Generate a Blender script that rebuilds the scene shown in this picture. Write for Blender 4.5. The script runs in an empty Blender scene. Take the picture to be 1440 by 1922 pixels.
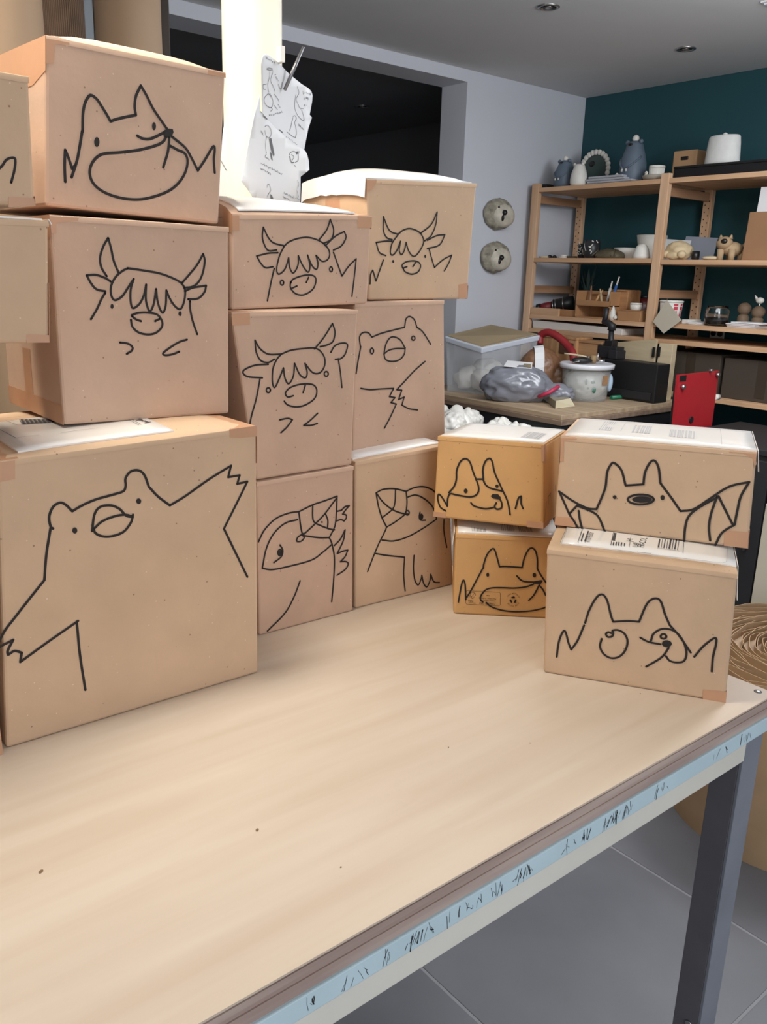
import bpy, bmesh, math, random
from mathutils import Vector, Matrix, noise
import numpy as np
random.seed(7)
scene = bpy.context.scene
COL = scene.collection

# ------------------------------------------------------------------ camera
IMG_W, IMG_H, FPX = 1440.0, 1922.0, 1588.1
YAW, PITCH, ROLL = math.radians(50.4), math.radians(15.63), math.radians(-1.713)
CAM = np.array([0.0, 0.0, 1.48])
_f = np.array([math.cos(PITCH) * math.cos(YAW), math.cos(PITCH) * math.sin(YAW), -math.sin(PITCH)])
_r = np.array([math.sin(YAW), -math.cos(YAW), 0.0])
_d = np.cross(_f, _r)
RIGHT = math.cos(ROLL) * _r + math.sin(ROLL) * _d
DOWN = -math.sin(ROLL) * _r + math.cos(ROLL) * _d
FWD = _f
cam_data = bpy.data.cameras.new('camera')
cam_data.sensor_fit = 'HORIZONTAL'
cam_data.sensor_width = 36.0
cam_data.lens = 36.0 * FPX / IMG_W
cam_data.clip_start = 0.05
cam = bpy.data.objects.new('camera', cam_data)
COL.objects.link(cam)
cam.matrix_world = Matrix(((RIGHT[0], -DOWN[0], -FWD[0], CAM[0]),
                           (RIGHT[1], -DOWN[1], -FWD[1], CAM[1]),
                           (RIGHT[2], -DOWN[2], -FWD[2], CAM[2]), (0, 0, 0, 1)))
scene.camera = cam

# ------------------------------------------------------------------ world, lights, exposure
scene.view_settings.view_transform = 'Standard'
scene.view_settings.look = 'None'
scene.view_settings.exposure = 0.0
scene.view_settings.gamma = 1.0
scene.view_settings.use_curve_mapping = False
world = bpy.data.worlds.new('room_dark')
scene.world = world
world.use_nodes = True
world.node_tree.nodes['Background'].inputs[0].default_value = (0.5, 0.55, 0.62, 1)
world.node_tree.nodes['Background'].inputs[1].default_value = 0.02


def area_light(name, loc, target, size, power, color, size_y=None, spread=180):
    d = bpy.data.lights.new(name, 'AREA')
    d.energy = power
    d.color = color
    d.size = size
    d.spread = math.radians(spread)
    if size_y:
        d.shape = 'RECTANGLE'
        d.size_y = size_y
    o = bpy.data.objects.new(name, d)
    COL.objects.link(o)
    o.location = loc
    o.rotation_euler = (Vector(target) - Vector(loc)).to_track_quat('-Z', 'Y').to_euler()
    return o


area_light('lamp_over_boxes', (0.30, 1.22, 2.52), (0.42, 1.25, 0.8), 0.30, 15.8, (1.0, 0.945, 0.83), 0.5, 150)
area_light('lamp_back_left', (-0.15, 1.95, 2.50), (0.6, 1.5, 1.2), 0.35, 19, (1.0, 0.92, 0.78), 0.35)
area_light('lamp_over_table', (0.25, -0.35, 2.52), (0.7, 0.8, 0.8), 1.2, 5, (1.0, 0.96, 0.90), 1.2)
area_light('lamp_room', (2.5, 1.7, 2.53), (2.7, 2.1, 0.0), 1.4, 40, (0.95, 0.96, 1.0), 1.4)
# added cool fill from behind the camera, no window known there
area_light('fill_behind_camera', (0.9, -2.55, 1.5), (1.6, 3.6, 1.5), 4.2, 88, (0.88, 0.92, 1.0), 1.9)
# added point fill to lift ceiling and walls, unseen right of the frame
_pd = bpy.data.lights.new('fill_room_side', 'POINT')
_pd.energy, _pd.color, _pd.shadow_soft_size = 57, (0.92, 0.95, 1.0), 0.25
_po = bpy.data.objects.new('fill_room_side', _pd)
COL.objects.link(_po)
_po.location = (2.8, 0.9, 2.15)


# ------------------------------------------------------------------ helpers: geometry of the view
def ray(x, y):
    return RIGHT * ((x - IMG_W / 2) / FPX) + DOWN * ((y - IMG_H / 2) / FPX) + FWD


def onz(x, y, z):
    v = ray(x, y)
    return CAM + v * ((z - CAM[2]) / v[2])


def onx(x, y, X):
    v = ray(x, y)
    return CAM + v * (X / v[0])


def ony(x, y, Y):
    v = ray(x, y)
    return CAM + v * (Y / v[1])


def onplane(x, y, p, n):
    v = ray(x, y)
    return CAM + v * (np.dot(np.asarray(p) - CAM, n) / np.dot(v, n))


def depth(p):
    return float(np.dot(np.asarray(p) - CAM, FWD))


def s2l(c):
    out = []
    for v in c:
        v = v / 255.0
        out.append(v / 12.92 if v <= 0.04045 else ((v + 0.055) / 1.055) ** 2.4)
    return tuple(out)


# ------------------------------------------------------------------ helpers: materials
MATS = {}


def mat(name, rgb, rough=0.6, var=0.06, scale=8.0, bump=0.0, bscale=60.0, metal=0.0, stretch=(1, 1, 1),
        specks=0, trans=0.0, coat=0.0, detail=4.0, emit=None, alpha=1.0):
    if name in MATS:
        return MATS[name]
    m = bpy.data.materials.new(name)
    m.use_nodes = True
    nt = m.node_tree
    N, L = nt.nodes, nt.links
    b = N['Principled BSDF']
    base = s2l(rgb)
    tc = N.new('ShaderNodeTexCoord')
    mp = N.new('ShaderNodeMapping')
    mp.inputs['Scale'].default_value = stretch
    L.new(tc.outputs['Object'], mp.inputs['Vector'])
    nz = N.new('ShaderNodeTexNoise')
    nz.inputs['Scale'].default_value = scale
    nz.inputs['Detail'].default_value = detail
    L.new(mp.outputs['Vector'], nz.inputs['Vector'])
    rp = N.new('ShaderNodeValToRGB')
    rp.color_ramp.elements[0].position = 0.3
    rp.color_ramp.elements[1].position = 0.7
    rp.color_ramp.elements[0].color = tuple(max(0, c * (1 - var)) for c in base) + (1,)
    rp.color_ramp.elements[1].color = tuple(min(1, c * (1 + var)) for c in base) + (1,)
    L.new(nz.outputs['Fac'], rp.inputs['Fac'])
    col = rp.outputs['Color']
    if specks:
        for sc, lo, hi, c in ((specks * 2.4, 0.0, 0.045, (0.12, 0.07, 0.035, 1)), (specks * 2.9, 0.0, 0.05, (0.78, 0.64, 0.48, 1))):
            vo = N.new('ShaderNodeTexVoronoi')
            vo.inputs['Scale'].default_value = sc
            vo.inputs['Randomness'].default_value = 1.0
            L.new(tc.outputs['Object'], vo.inputs['Vector'])
            # only a few cells carry a fleck
            sep = N.new('ShaderNodeSeparateColor')
            L.new(vo.outputs['Color'], sep.inputs[0])
            gt = N.new('ShaderNodeMath')
            gt.operation = 'GREATER_THAN'
            gt.inputs[1].default_value = 0.95
            L.new(sep.outputs[0], gt.inputs[0])
            ls = N.new('ShaderNodeMath')
            ls.operation = 'LESS_THAN'
            ls.inputs[1].default_value = 0.16
            L.new(vo.outputs['Distance'], ls.inputs[0])
            mu = N.new('ShaderNodeMath')
            mu.operation = 'MULTIPLY'
            L.new(gt.outputs[0], mu.inputs[0])
            L.new(ls.outputs[0], mu.inputs[1])
            m2 = N.new('ShaderNodeMath')
            m2.operation = 'MULTIPLY'
            m2.inputs[1].default_value = 0.6
            L.new(mu.outputs[0], m2.inputs[0])
            mx = N.new('ShaderNodeMixRGB')
            L.new(m2.outputs[0], mx.inputs['Fac'])
            L.new(col, mx.inputs['Color1'])
            mx.inputs['Color2'].default_value = c
            col = mx.outputs['Color']
    L.new(col, b.inputs['Base Color'])
    b.inputs['Roughness'].default_value = rough
    b.inputs['Metallic'].default_value = metal
    b.inputs['Transmission Weight'].default_value = trans
    b.inputs['Coat Weight'].default_value = coat
    b.inputs['Alpha'].default_value = alpha
    if bump:
        nb = N.new('ShaderNodeTexNoise')
        nb.inputs['Scale'].default_value = bscale
        nb.inputs['Detail'].default_value = 3
        L.new(mp.outputs['Vector'], nb.inputs['Vector'])
        bp = N.new('ShaderNodeBump')
        bp.inputs['Strength'].default_value = bump
        bp.inputs['Distance'].default_value = 0.003
        L.new(nb.outputs['Fac'], bp.inputs['Height'])
        L.new(bp.outputs['Normal'], b.inputs['Normal'])
    MATS[name] = m
    return m


def wood(name, rgb, dark, axis=0, scale=6.0, rough=0.6):
    """plain sawn timber: long streaks along one axis"""
    if name in MATS:
        return MATS[name]
    m = bpy.data.materials.new(name)
    m.use_nodes = True
    N, L = m.node_tree.nodes, m.node_tree.links
    b = N['Principled BSDF']
    tc = N.new('ShaderNodeTexCoord')
    mp = N.new('ShaderNodeMapping')
    st = [14.0, 14.0, 14.0]
    st[axis] = 0.9
    mp.inputs['Scale'].default_value = st
    L.new(tc.outputs['Object'], mp.inputs['Vector'])
    nz = N.new('ShaderNodeTexNoise')
    nz.inputs['Scale'].default_value = scale / 3
    nz.inputs['Detail'].default_value = 6
    L.new(mp.outputs['Vector'], nz.inputs['Vector'])
    rp = N.new('ShaderNodeValToRGB')
    rp.color_ramp.elements[0].position = 0.35
    rp.color_ramp.elements[1].position = 0.65
    rp.color_ramp.elements[0].color = s2l(dark) + (1,)
    rp.color_ramp.elements[1].color = s2l(rgb) + (1,)
    L.new(nz.outputs['Fac'], rp.inputs['Fac'])
    L.new(rp.outputs['Color'], b.inputs['Base Color'])
    b.inputs['Roughness'].default_value = rough
    MATS[name] = m
    return m


def corrugated(name, rgb, dark, per):
    """kraft corrugated sheet rolled up: flutes run upright round the roll"""
    m = bpy.data.materials.new(name)
    m.use_nodes = True
    N, L = m.node_tree.nodes, m.node_tree.links
    b = N['Principled BSDF']
    uv = N.new('ShaderNodeUVMap')
    wv = N.new('ShaderNodeTexWave')
    wv.inputs['Scale'].default_value = per
    wv.bands_direction = 'X'
    L.new(uv.outputs['UV'], wv.inputs['Vector'])
    rp = N.new('ShaderNodeValToRGB')
    rp.color_ramp.elements[0].color = s2l(dark) + (1,)
    rp.color_ramp.elements[1].color = s2l(rgb) + (1,)
    L.new(wv.outputs['Fac'], rp.inputs['Fac'])
    L.new(rp.outputs['Color'], b.inputs['Base Color'])
    bp = N.new('ShaderNodeBump')
    bp.inputs['Strength'].default_value = 0.6
    bp.inputs['Distance'].default_value = 0.004
    L.new(wv.outputs['Fac'], bp.inputs['Height'])
    L.new(bp.outputs['Normal'], b.inputs['Normal'])
    b.inputs['Roughness'].default_value = 0.8
    return m


# ------------------------------------------------------------------ helpers: objects
def thing(name, label, cat, loc, group=None):
    o = bpy.data.objects.new(name, None)
    o.empty_display_size = 0.05
    COL.objects.link(o)
    o.location = tuple(float(v) for v in loc)
    o['label'] = label
    o['category'] = cat
    if group:
        o['group'] = group
    return o


def tag(o, label, cat, group=None):
    o['label'] = label
    o['category'] = cat
    if group:
        o['group'] = group
    return o


def worldloc(o):
    v = Vector((0, 0, 0))
    while o:
        v += o.location
        o = o.parent
    return v


class MB:
    """collects shapes given in world coordinates; build() links them as one mesh object"""

    def __init__(self):
        self.bm = bmesh.new()
        self.uv = None

    def _v(self, p):
        return self.bm.verts.new((float(p[0]), float(p[1]), float(p[2])))

    def face(self, pts):
        try:
            return self.bm.faces.new([self._v(p) for p in pts])
        except ValueError:
            return None

    def hexa(self, p, bevel=0.0, seg=2):
        """p: 8 corners, bottom ring then top ring"""
        t = bmesh.new()
        v = [t.verts.new([float(c) for c in q]) for q in p]
        for f in ((3, 2, 1, 0), (4, 5, 6, 7), (0, 1, 5, 4), (1, 2, 6, 5), (2, 3, 7, 6), (3, 0, 4, 7)):
            t.faces.new([v[i] for i in f])
        bmesh.ops.recalc_face_normals(t, faces=t.faces)
        if bevel > 0:
            bmesh.ops.bevel(t, geom=list(t.edges), offset=bevel, segments=seg, affect='EDGES', profile=0.5)
        self._merge(t)
        return self

    def _merge(self, t, M=None):
        me = bpy.data.meshes.new('tmp')
        t.to_mesh(me)
        t.free()
        if M is not None:
            me.transform(M)
        self.bm.from_mesh(me)
        bpy.data.meshes.remove(me)

    def box(self, c, size, bevel=0.0, rz=0.0, rot=None, seg=2):
        hx, hy, hz = size[0] / 2, size[1] / 2, size[2] / 2
        q = [(-hx, -hy, -hz), (hx, -hy, -hz), (hx, hy, -hz), (-hx, hy, -hz),
             (-hx, -hy, hz), (hx, -hy, hz), (hx, hy, hz), (-hx, hy, hz)]
        M = Matrix.Translation([float(v) for v in c]) @ (rot.to_4x4() if rot else Matrix.Rotation(rz, 4, 'Z'))
        return self.hexa([M @ Vector(a) for a in q], bevel, seg)

    def span(self, a, b, bevel=0.0):
        a, b = np.minimum(a, b), np.maximum(a, b)
        return self.box((np.array(a) + np.array(b)) / 2, np.array(b) - np.array(a), bevel)

    def prism(self, pts, n, t):
        """thin plate: outline pts, thickened by t along n"""
        n = np.asarray(n, float)
        a = [self._v(p) for p in pts]
        b = [self._v(np.asarray(p) + n * t) for p in pts]
        k = len(pts)
        fs = [self.bm.faces.new(b), self.bm.faces.new(a[::-1])]
        for i in range(k):
            fs.append(self.bm.faces.new((a[i], a[(i + 1) % k], b[(i + 1) % k], b[i])))
        bmesh.ops.recalc_face_normals(self.bm, faces=fs)
        return self

    def cyl(self, p0, p1, r0, r1=None, seg=24, cap=True):
        r1 = r0 if r1 is None else r1
        p0, p1 = Vector([float(v) for v in p0]), Vector([float(v) for v in p1])
        return self.tube([p0, p1], [r0, r1], seg, cap)

    def tube(self, pts, radii, seg=12, cap=True):
        pts = [Vector([float(v) for v in p]) for p in pts]
        if not hasattr(radii, '__len__'):
            radii = [radii] * len(pts)
        rings = []
        up = None
        for i, p in enumerate(pts):
            d = (pts[min(i + 1, len(pts) - 1)] - pts[max(i - 1, 0)]).normalized()
            if up is None:
                up = d.orthogonal().normalized()
            else:
                up = (up - d * up.dot(d)).normalized()
            sd = d.cross(up)
            rings.append([self.bm.verts.new(p + (up * math.cos(2 * math.pi * k / seg) + sd * math.sin(2 * math.pi * k / seg)) * radii[i])
                          for k in range(seg)])
        fs = []
        for a, b in zip(rings, rings[1:]):
            for k in range(seg):
                fs.append(self.bm.faces.new((a[k], a[(k + 1) % seg], b[(k + 1) % seg], b[k])))
        if cap:
            fs.append(self.bm.faces.new(rings[0][::-1]))
            fs.append(self.bm.faces.new(rings[-1]))
        for f in fs[:len(fs) - (2 if cap else 0)]:
            f.smooth = True
        bmesh.ops.recalc_face_normals(self.bm, faces=fs)
        return self

    def lathe(self, c, prof, seg=28, axis=None, sx=1.0, sy=1.0, rz=0.0):
        """prof: (radius, height) pairs from bottom to top; axis: optional rotation matrix"""
        M = Matrix.Translation([float(v) for v in c])
        if axis is not None:
            M = M @ axis.to_4x4()
        if rz:
            M = M @ Matrix.Rotation(rz, 4, 'Z')
        rings = []
        for r, h in prof:
            r = max(r, 1e-5)
            rings.append([self.bm.verts.new(M @ Vector((r * sx * math.cos(2 * math.pi * k / seg), r * sy * math.sin(2 * math.pi * k / seg), h)))
                          for k in range(seg)])
        fs = []
        for a, b in zip(rings, rings[1:]):
            for k in range(seg):
                f = self.bm.faces.new((a[k], a[(k + 1) % seg], b[(k + 1) % seg], b[k]))
                f.smooth = True
                fs.append(f)
        fs.append(self.bm.faces.new(rings[0][::-1]))
        fs.append(self.bm.faces.new(rings[-1]))
        bmesh.ops.recalc_face_normals(self.bm, faces=fs)
        return self

    def blob(self, c, r, lump=0.0, freq=3.0, sub=3, seed=0.0, rz=0.0, fine=0.0, ffreq=9.0, rot=None, flat=None):
        """ellipsoid with lumps; flat: z below which it is pressed level"""
        t = bmesh.new()
        bmesh.ops.create_icosphere(t, subdivisions=sub, radius=1.0)
        R3 = rot if rot else Matrix.Rotation(rz, 3, 'Z')
        for v in t.verts:
            n = v.co.copy()
            k = 1.0
            if lump:
                k += lump * noise.noise(n * freq + Vector((seed, seed * 1.7, 3.1)))
            if fine:
                k += fine * (1 - abs(noise.noise(n * ffreq + Vector((seed * 2.0, 1.0, seed)))) * 2)
            p = R3 @ Vector((n.x * r[0] * k, n.y * r[1] * k, n.z * r[2] * k)) + Vector([float(q) for q in c])
            if flat is not None and p.z < flat:
                p.z = flat
            v.co = p
        for f in t.faces:
            f.smooth = True
        self._merge(t)
        return self

    def ribbon(self, pts, n, w, lift=0.0006, caps=True):
        """flat line of marker or print lying on a surface with normal n"""
        n = Vector([float(v) for v in n]).normalized()
        P = [Vector([float(v) for v in p]) + n * lift for p in pts]
        Q = [P[0]]
        for p in P[1:]:
            if (p - Q[-1]).length > 1e-5:
                Q.append(p)
        if len(Q) < 2:
            return self
        a, b = [], []
        for i, p in enumerate(Q):
            d = (Q[min(i + 1, len(Q) - 1)] - Q[max(i - 1, 0)]).normalized()
            s = n.cross(d).normalized() * (w / 2)
            a.append(self.bm.verts.new(p - s))
            b.append(self.bm.verts.new(p + s))
        for i in range(len(Q) - 1):
            self.bm.faces.new((a[i], a[i + 1], b[i + 1], b[i]))
        if caps:
            for p in (Q[0], Q[-1]):
                self.disc(p, n, w / 2, w / 2, 10)
        return self

    def disc(self, p, n, ra, rb, seg=14, u=None, lift=0.0):
        n = Vector([float(v) for v in n]).normalized()
        p = Vector([float(v) for v in p]) + n * lift
        u = Vector([float(v) for v in u]).normalized() if u is not None else n.orthogonal().normalized()
        w = n.cross(u)
        self.bm.faces.new([self.bm.verts.new(p + u * (ra * math.cos(2 * math.pi * k / seg)) + w * (rb * math.sin(2 * math.pi * k / seg)))
                           for k in range(seg)])
        return self

    def build(self, name, material, parent=None, smooth=False):
        me = bpy.data.meshes.new(name)
        off = worldloc(parent) if parent else Vector((0, 0, 0))
        if parent:
            bmesh.ops.translate(self.bm, verts=self.bm.verts, vec=-off)
            o_loc = Vector((0, 0, 0))
        else:
            vs = [v.co for v in self.bm.verts]
            lo = Vector((min(v.x for v in vs), min(v.y for v in vs), min(v.z for v in vs)))
            hi = Vector((max(v.x for v in vs), max(v.y for v in vs), max(v.z for v in vs)))
            o_loc = Vector(((lo.x + hi.x) / 2, (lo.y + hi.y) / 2, lo.z))
            bmesh.ops.translate(self.bm, verts=self.bm.verts, vec=-o_loc)
        if smooth:
            for f in self.bm.faces:
                f.smooth = True
        self.bm.to_mesh(me)
        self.bm.free()
        me.materials.append(material)
        o = bpy.data.objects.new(name, me)
        COL.objects.link(o)
        o.location = o_loc
        if parent:
            o.parent = parent
        return o


def struct(o):
    o['kind'] = 'structure'
    return o


def catmull(pts, step=6):
    if len(pts) < 3:
        return pts
    P = [np.array(p, float) for p in pts]
    P = [2 * P[0] - P[1]] + P + [2 * P[-1] - P[-2]]
    out = []
    for i in range(1, len(P) - 2):
        p0, p1, p2, p3 = P[i - 1:i + 3]
        for k in range(step):
            t = k / step
            out.append(0.5 * ((2 * p1) + (-p0 + p2) * t + (2 * p0 - 5 * p1 + 4 * p2 - p3) * t * t + (-p0 + 3 * p1 - 3 * p2 + p3) * t ** 3))
    out.append(P[-2])
    return out


def ell(cx, cy, rx, ry, n=18):
    return [(cx + rx * math.cos(2 * math.pi * k / n), cy + ry * math.sin(2 * math.pi * k / n)) for k in range(n)]


def text_mesh(mb, body, p, u, v, size, lift=0.0008):
    """lettering laid on a surface: p = start of baseline, u = reading direction, v = up of the letters"""
    cu = bpy.data.curves.new('lettering', 'FONT')
    cu.body = body
    cu.size = size
    cu.resolution_u = 2
    ob = bpy.data.objects.new('lettering', cu)
    COL.objects.link(ob)
    bpy.context.view_layer.update()
    dg = bpy.context.evaluated_depsgraph_get()
    me = bpy.data.meshes.new_from_object(ob.evaluated_get(dg))
    u, v = Vector([float(a) for a in u]).normalized(), Vector([float(a) for a in v]).normalized()
    n = u.cross(v).normalized()
    v = n.cross(u)
    P = Vector([float(a) for a in p]) + n * lift
    for q in me.vertices:
        q.co = P + u * q.co.x + v * q.co.y
    mb.bm.from_mesh(me)
    bpy.data.meshes.remove(me)
    bpy.data.objects.remove(ob)
    bpy.data.curves.remove(cu)


# ------------------------------------------------------------------ materials
KRAFT = mat('kraft_brown', (199, 168, 137), 0.85, 0.05, 14, 0.10, 120, specks=55)
KRAFT_PINK = mat('kraft_pinkish', (194, 162, 138), 0.85, 0.05, 14, 0.10, 120, specks=55)
KRAFT_GOLD = mat('kraft_golden', (206, 160, 104), 0.8, 0.05, 14, 0.10, 120, specks=70)
TAPE = mat('brown_paper_tape', (192, 147, 114), 0.45, 0.05, 20, 0.05, 80)
INK = mat('black_marker', (30, 25, 23), 0.75, 0.0)
PRINT = mat('grey_print', (70, 68, 72), 0.7, 0.0)
POUCH = mat('white_label_pouch', (236, 232, 226), 0.3, 0.03, 10, 0.25, 25, coat=0.3)
WHITE_WALL = mat('painted_white_wall', (206, 209, 216), 0.8, 0.02, 3, 0.06, 150)
TEAL = mat('teal_wall_paint', (27, 72, 79), 0.75, 0.04, 3, 0.05, 150)
CEIL = mat('ceiling_paint', (216, 216, 216), 0.9, 0.015, 4, 0.03, 200)
DARKROOM = mat('unlit_room_shade', (104, 106, 108), 0.9, 0.04, 3)  # dark tone puts the room's lack of light into its surfaces
TILE = mat('grey_floor_tile', (110, 111, 115), 0.42, 0.16, 2.5, 0.05, 40, detail=8)
GROUT = mat('pale_grout', (150, 150, 152), 0.9, 0.05, 30)
PINE = wood('pine_upright', (218, 182, 148), (198, 158, 122), 2)
PINE_Y = wood('pine_shelf_board', (212, 174, 138), (190, 148, 110), 1)
PINE_X = wood('pine_rail', (176, 136, 104), (150, 112, 82), 0)
DARKMETAL = mat('dark_grey_steel', (112, 110, 115), 0.5, 0.08, 12, 0.05, 60, metal=0.2)
PLASTIC_BLACK = mat('black_plastic', (26, 26, 28), 0.45, 0.1, 10)
STEEL = mat('bright_steel', (190, 190, 190), 0.3, 0.03, 10, metal=1.0)
CERAMIC = mat('white_ceramic', (222, 219, 210), 0.5, 0.04, 12, 0.08, 60)
CREAM = mat('cream_ceramic', (206, 190, 158), 0.6, 0.08, 12, 0.15, 40)
GREYCLAY = mat('blue_grey_glaze', (92, 106, 120), 0.55, 0.12, 14, 0.15, 40)
PAPER = mat('white_paper', (226, 226, 226), 0.7, 0.02, 8, 0.03, 40)
BOXWOOD = wood('small_box_timber', (178, 132, 90), (150, 106, 70), 1)

# ------------------------------------------------------------------ the room shell
CEILZ, WX, WY = 2.555, 4.50, 3.62
XL, YF = -2.6, -2.6                       # the near end of the workshop, behind the camera
OPX = 3.492                               # right jamb of the wide opening


def wallbox(name, a, b, m):
    mb = MB()
    mb.span(np.array(a, float), np.array(b, float))
    return struct(mb.build(name, m))


floor = MB().span(np.array([XL, YF, -0.10]), np.array([WX, 7.0, -0.0012])).build('floor', GROUT)
struct(floor)
T = 0.69
tm = {}
nx0, ny0 = int(math.floor((XL - 1.76) / T)), int(math.floor((YF - 0.605) / T))
tile_mesh = None
for i in range(0, 12):
    for j in range(0, 15):
        x0, y0 = 1.76 + (i + nx0) * T, 0.605 + (j + ny0) * T
        x1, y1 = x0 + T, y0 + T
        if x0 < XL or x1 > WX + 0.3 or y0 < YF or y1 > 4.2:
            continue
        x1 = min(x1, WX)
        cx, cy = (x0 + x1) / 2, (y0 + y1) / 2
        if x1 - x0 < T - 0.01 or tile_mesh is None:
            mb = MB()
            mb.box((cx, cy, -0.003), (x1 - x0 - 0.007, y1 - y0 - 0.007, 0.006), 0.0008, seg=1)
            o = mb.build('tile', TILE)
            if x1 - x0 > T - 0.01:
                tile_mesh = o.data
        else:
            o = bpy.data.objects.new('tile', tile_mesh)
            COL.objects.link(o)
            o.location = (cx, cy, -0.006)
        fl = Vector(floor.location)
        o.location = Vector(o.location) - fl
        o.parent = floor

ceiling = MB().span(np.array([XL, YF, CEILZ]), np.array([WX + 0.12, WY + 0.2, CEILZ + 0.1])).build('ceiling', CEIL)
struct(ceiling)
wallbox('ceiling', (XL, WY + 0.2, CEILZ), (WX + 0.12, 7.0, CEILZ + 0.1), DARKROOM)  # ceiling toned darker past the opening, standing in for shade
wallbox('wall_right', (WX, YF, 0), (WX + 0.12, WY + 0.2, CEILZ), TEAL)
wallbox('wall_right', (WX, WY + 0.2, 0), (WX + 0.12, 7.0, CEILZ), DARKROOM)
wallbox('wall_left', (XL - 0.12, YF, 0), (XL, 7.0, CEILZ), WHITE_WALL)
wallbox('wall_near', (XL, YF - 0.12, 0), (WX, YF, CEILZ), WHITE_WALL)
wb = MB()
wb.span(np.array([OPX, WY, 0]), np.array([WX, WY + 0.20, CEILZ]))
wb.span(np.array([XL, WY, 0]), np.array([-1.2, WY + 0.20, CEILZ]))
wb.span(np.array([-1.2, WY, 2.495]), np.array([OPX, WY + 0.20, CEILZ]))
struct(wb.build('wall_back', WHITE_WALL))
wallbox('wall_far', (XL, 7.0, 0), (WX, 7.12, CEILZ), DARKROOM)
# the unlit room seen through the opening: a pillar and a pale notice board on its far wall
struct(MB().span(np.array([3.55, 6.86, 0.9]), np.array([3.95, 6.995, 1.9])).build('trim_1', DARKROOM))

# recessed spotlights, switched off
def downlight(x, y, label, room_z=CEILZ):
    c = onz(x, y, room_z)
    t = thing('ceiling_spotlight', label, 'spotlight', (c[0], c[1], room_z), 'unlit recessed ceiling spotlights')
    b = MB()
    b.lathe(c, [(0.046, 0.0), (0.046, -0.004), (0.040, -0.007), (0.032, -0.005), (0.032, 0.0)])
    b.build('ring', STEEL, t)
    b = MB()
    b.lathe(c, [(0.030, 0.0), (0.030, -0.003), (0.004, -0.002)])
    b.build('bulb', PLASTIC_BLACK, t)
    b = MB()
    b.lathe(c, [(0.017, -0.0025), (0.015, -0.006), (0.004, -0.007)])
    b.build('lens', STEEL, t)


downlight(1030, 12, 'round steel ceiling spotlight at the top edge, left of the other one')
downlight(1288, 91, 'round steel ceiling spotlight nearer the teal wall')
downlight(680, 199, 'faint unlit spotlight in the dark room beyond the wide opening')
# corner of a pale ceiling grille cut by the frame's top right corner
gc = onz(1436, 2, CEILZ)
g = thing('ceiling_grille', 'pale slotted air grille in the ceiling at the top right corner', 'grille', (gc[0], gc[1], CEILZ))
b = MB()
b.span(np.array([gc[0] - 0.01, gc[1] - 0.40, CEILZ - 0.006]), np.array([gc[0] + 0.30, gc[1] + 0.012, CEILZ - 0.0005]))
b.build('frame', CEIL, g)
for k in range(8):
    b = MB()
    b.span(np.array([gc[0] + 0.005 + k * 0.034, gc[1] - 0.39, CEILZ - 0.011]), np.array([gc[0] + 0.020 + k * 0.034, gc[1] + 0.005, CEILZ - 0.006]))
    b.build('slat', WHITE_WALL, g)

# ------------------------------------------------------------------ the packing table
ZT = 0.86
TY0, TY1, TX0, TX1 = 0.537, 1.50, -1.0, 1.262


def plywood():
    m = bpy.data.materials.new('pale_plywood')
    m.use_nodes = True
    N, L = m.node_tree.nodes, m.node_tree.links
    b = N['Principled BSDF']
    tc = N.new('ShaderNodeTexCoord')
    mp = N.new('ShaderNodeMapping')
    mp.inputs['Scale'].default_value = (1.3, 15.0, 15.0)
    mp.inputs['Rotation'].default_value = (0, 0, math.radians(4))
    L.new(tc.outputs['Object'], mp.inputs['Vector'])
    nz = N.new('ShaderNodeTexNoise')
    nz.inputs['Scale'].default_value = 1.6
    nz.inputs['Detail'].default_value = 9
    nz.inputs['Distortion'].default_value = 0.6
    L.new(mp.outputs['Vector'], nz.inputs['Vector'])
    rp = N.new('ShaderNodeValToRGB')
    e = rp.color_ramp.elements
    e[0].position, e[0].color = 0.25, s2l((199, 180, 158)) + (1,)
    e[1].position, e[1].color = 0.72, s2l((212, 197, 178)) + (1,)
    L.new(nz.outputs['Fac'], rp.inputs['Fac'])
    n2 = N.new('ShaderNodeTexNoise')
    n2.inputs['Scale'].default_value = 2.2
    n2.inputs['Detail'].default_value = 5
    L.new(tc.outputs['Object'], n2.inputs['Vector'])
    r2 = N.new('ShaderNodeValToRGB')
    r2.color_ramp.elements[0].position, r2.color_ramp.elements[0].color = 0.3, (0.93, 0.91, 0.91, 1)
    r2.color_ramp.elements[1].position, r2.color_ramp.elements[1].color = 0.7, (1, 1, 1, 1)
    L.new(n2.outputs['Fac'], r2.inputs['Fac'])
    mx = N.new('ShaderNodeMixRGB')
    mx.blend_type = 'MULTIPLY'
    mx.inputs['Fac'].default_value = 1
    L.new(rp.outputs['Color'], mx.inputs['Color1'])
    L.new(r2.outputs['Color'], mx.inputs['Color2'])
    L.new(mx.outputs['Color'], b.inputs['Base Color'])
    b.inputs['Roughness'].default_value = 0.55
    return m


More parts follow.
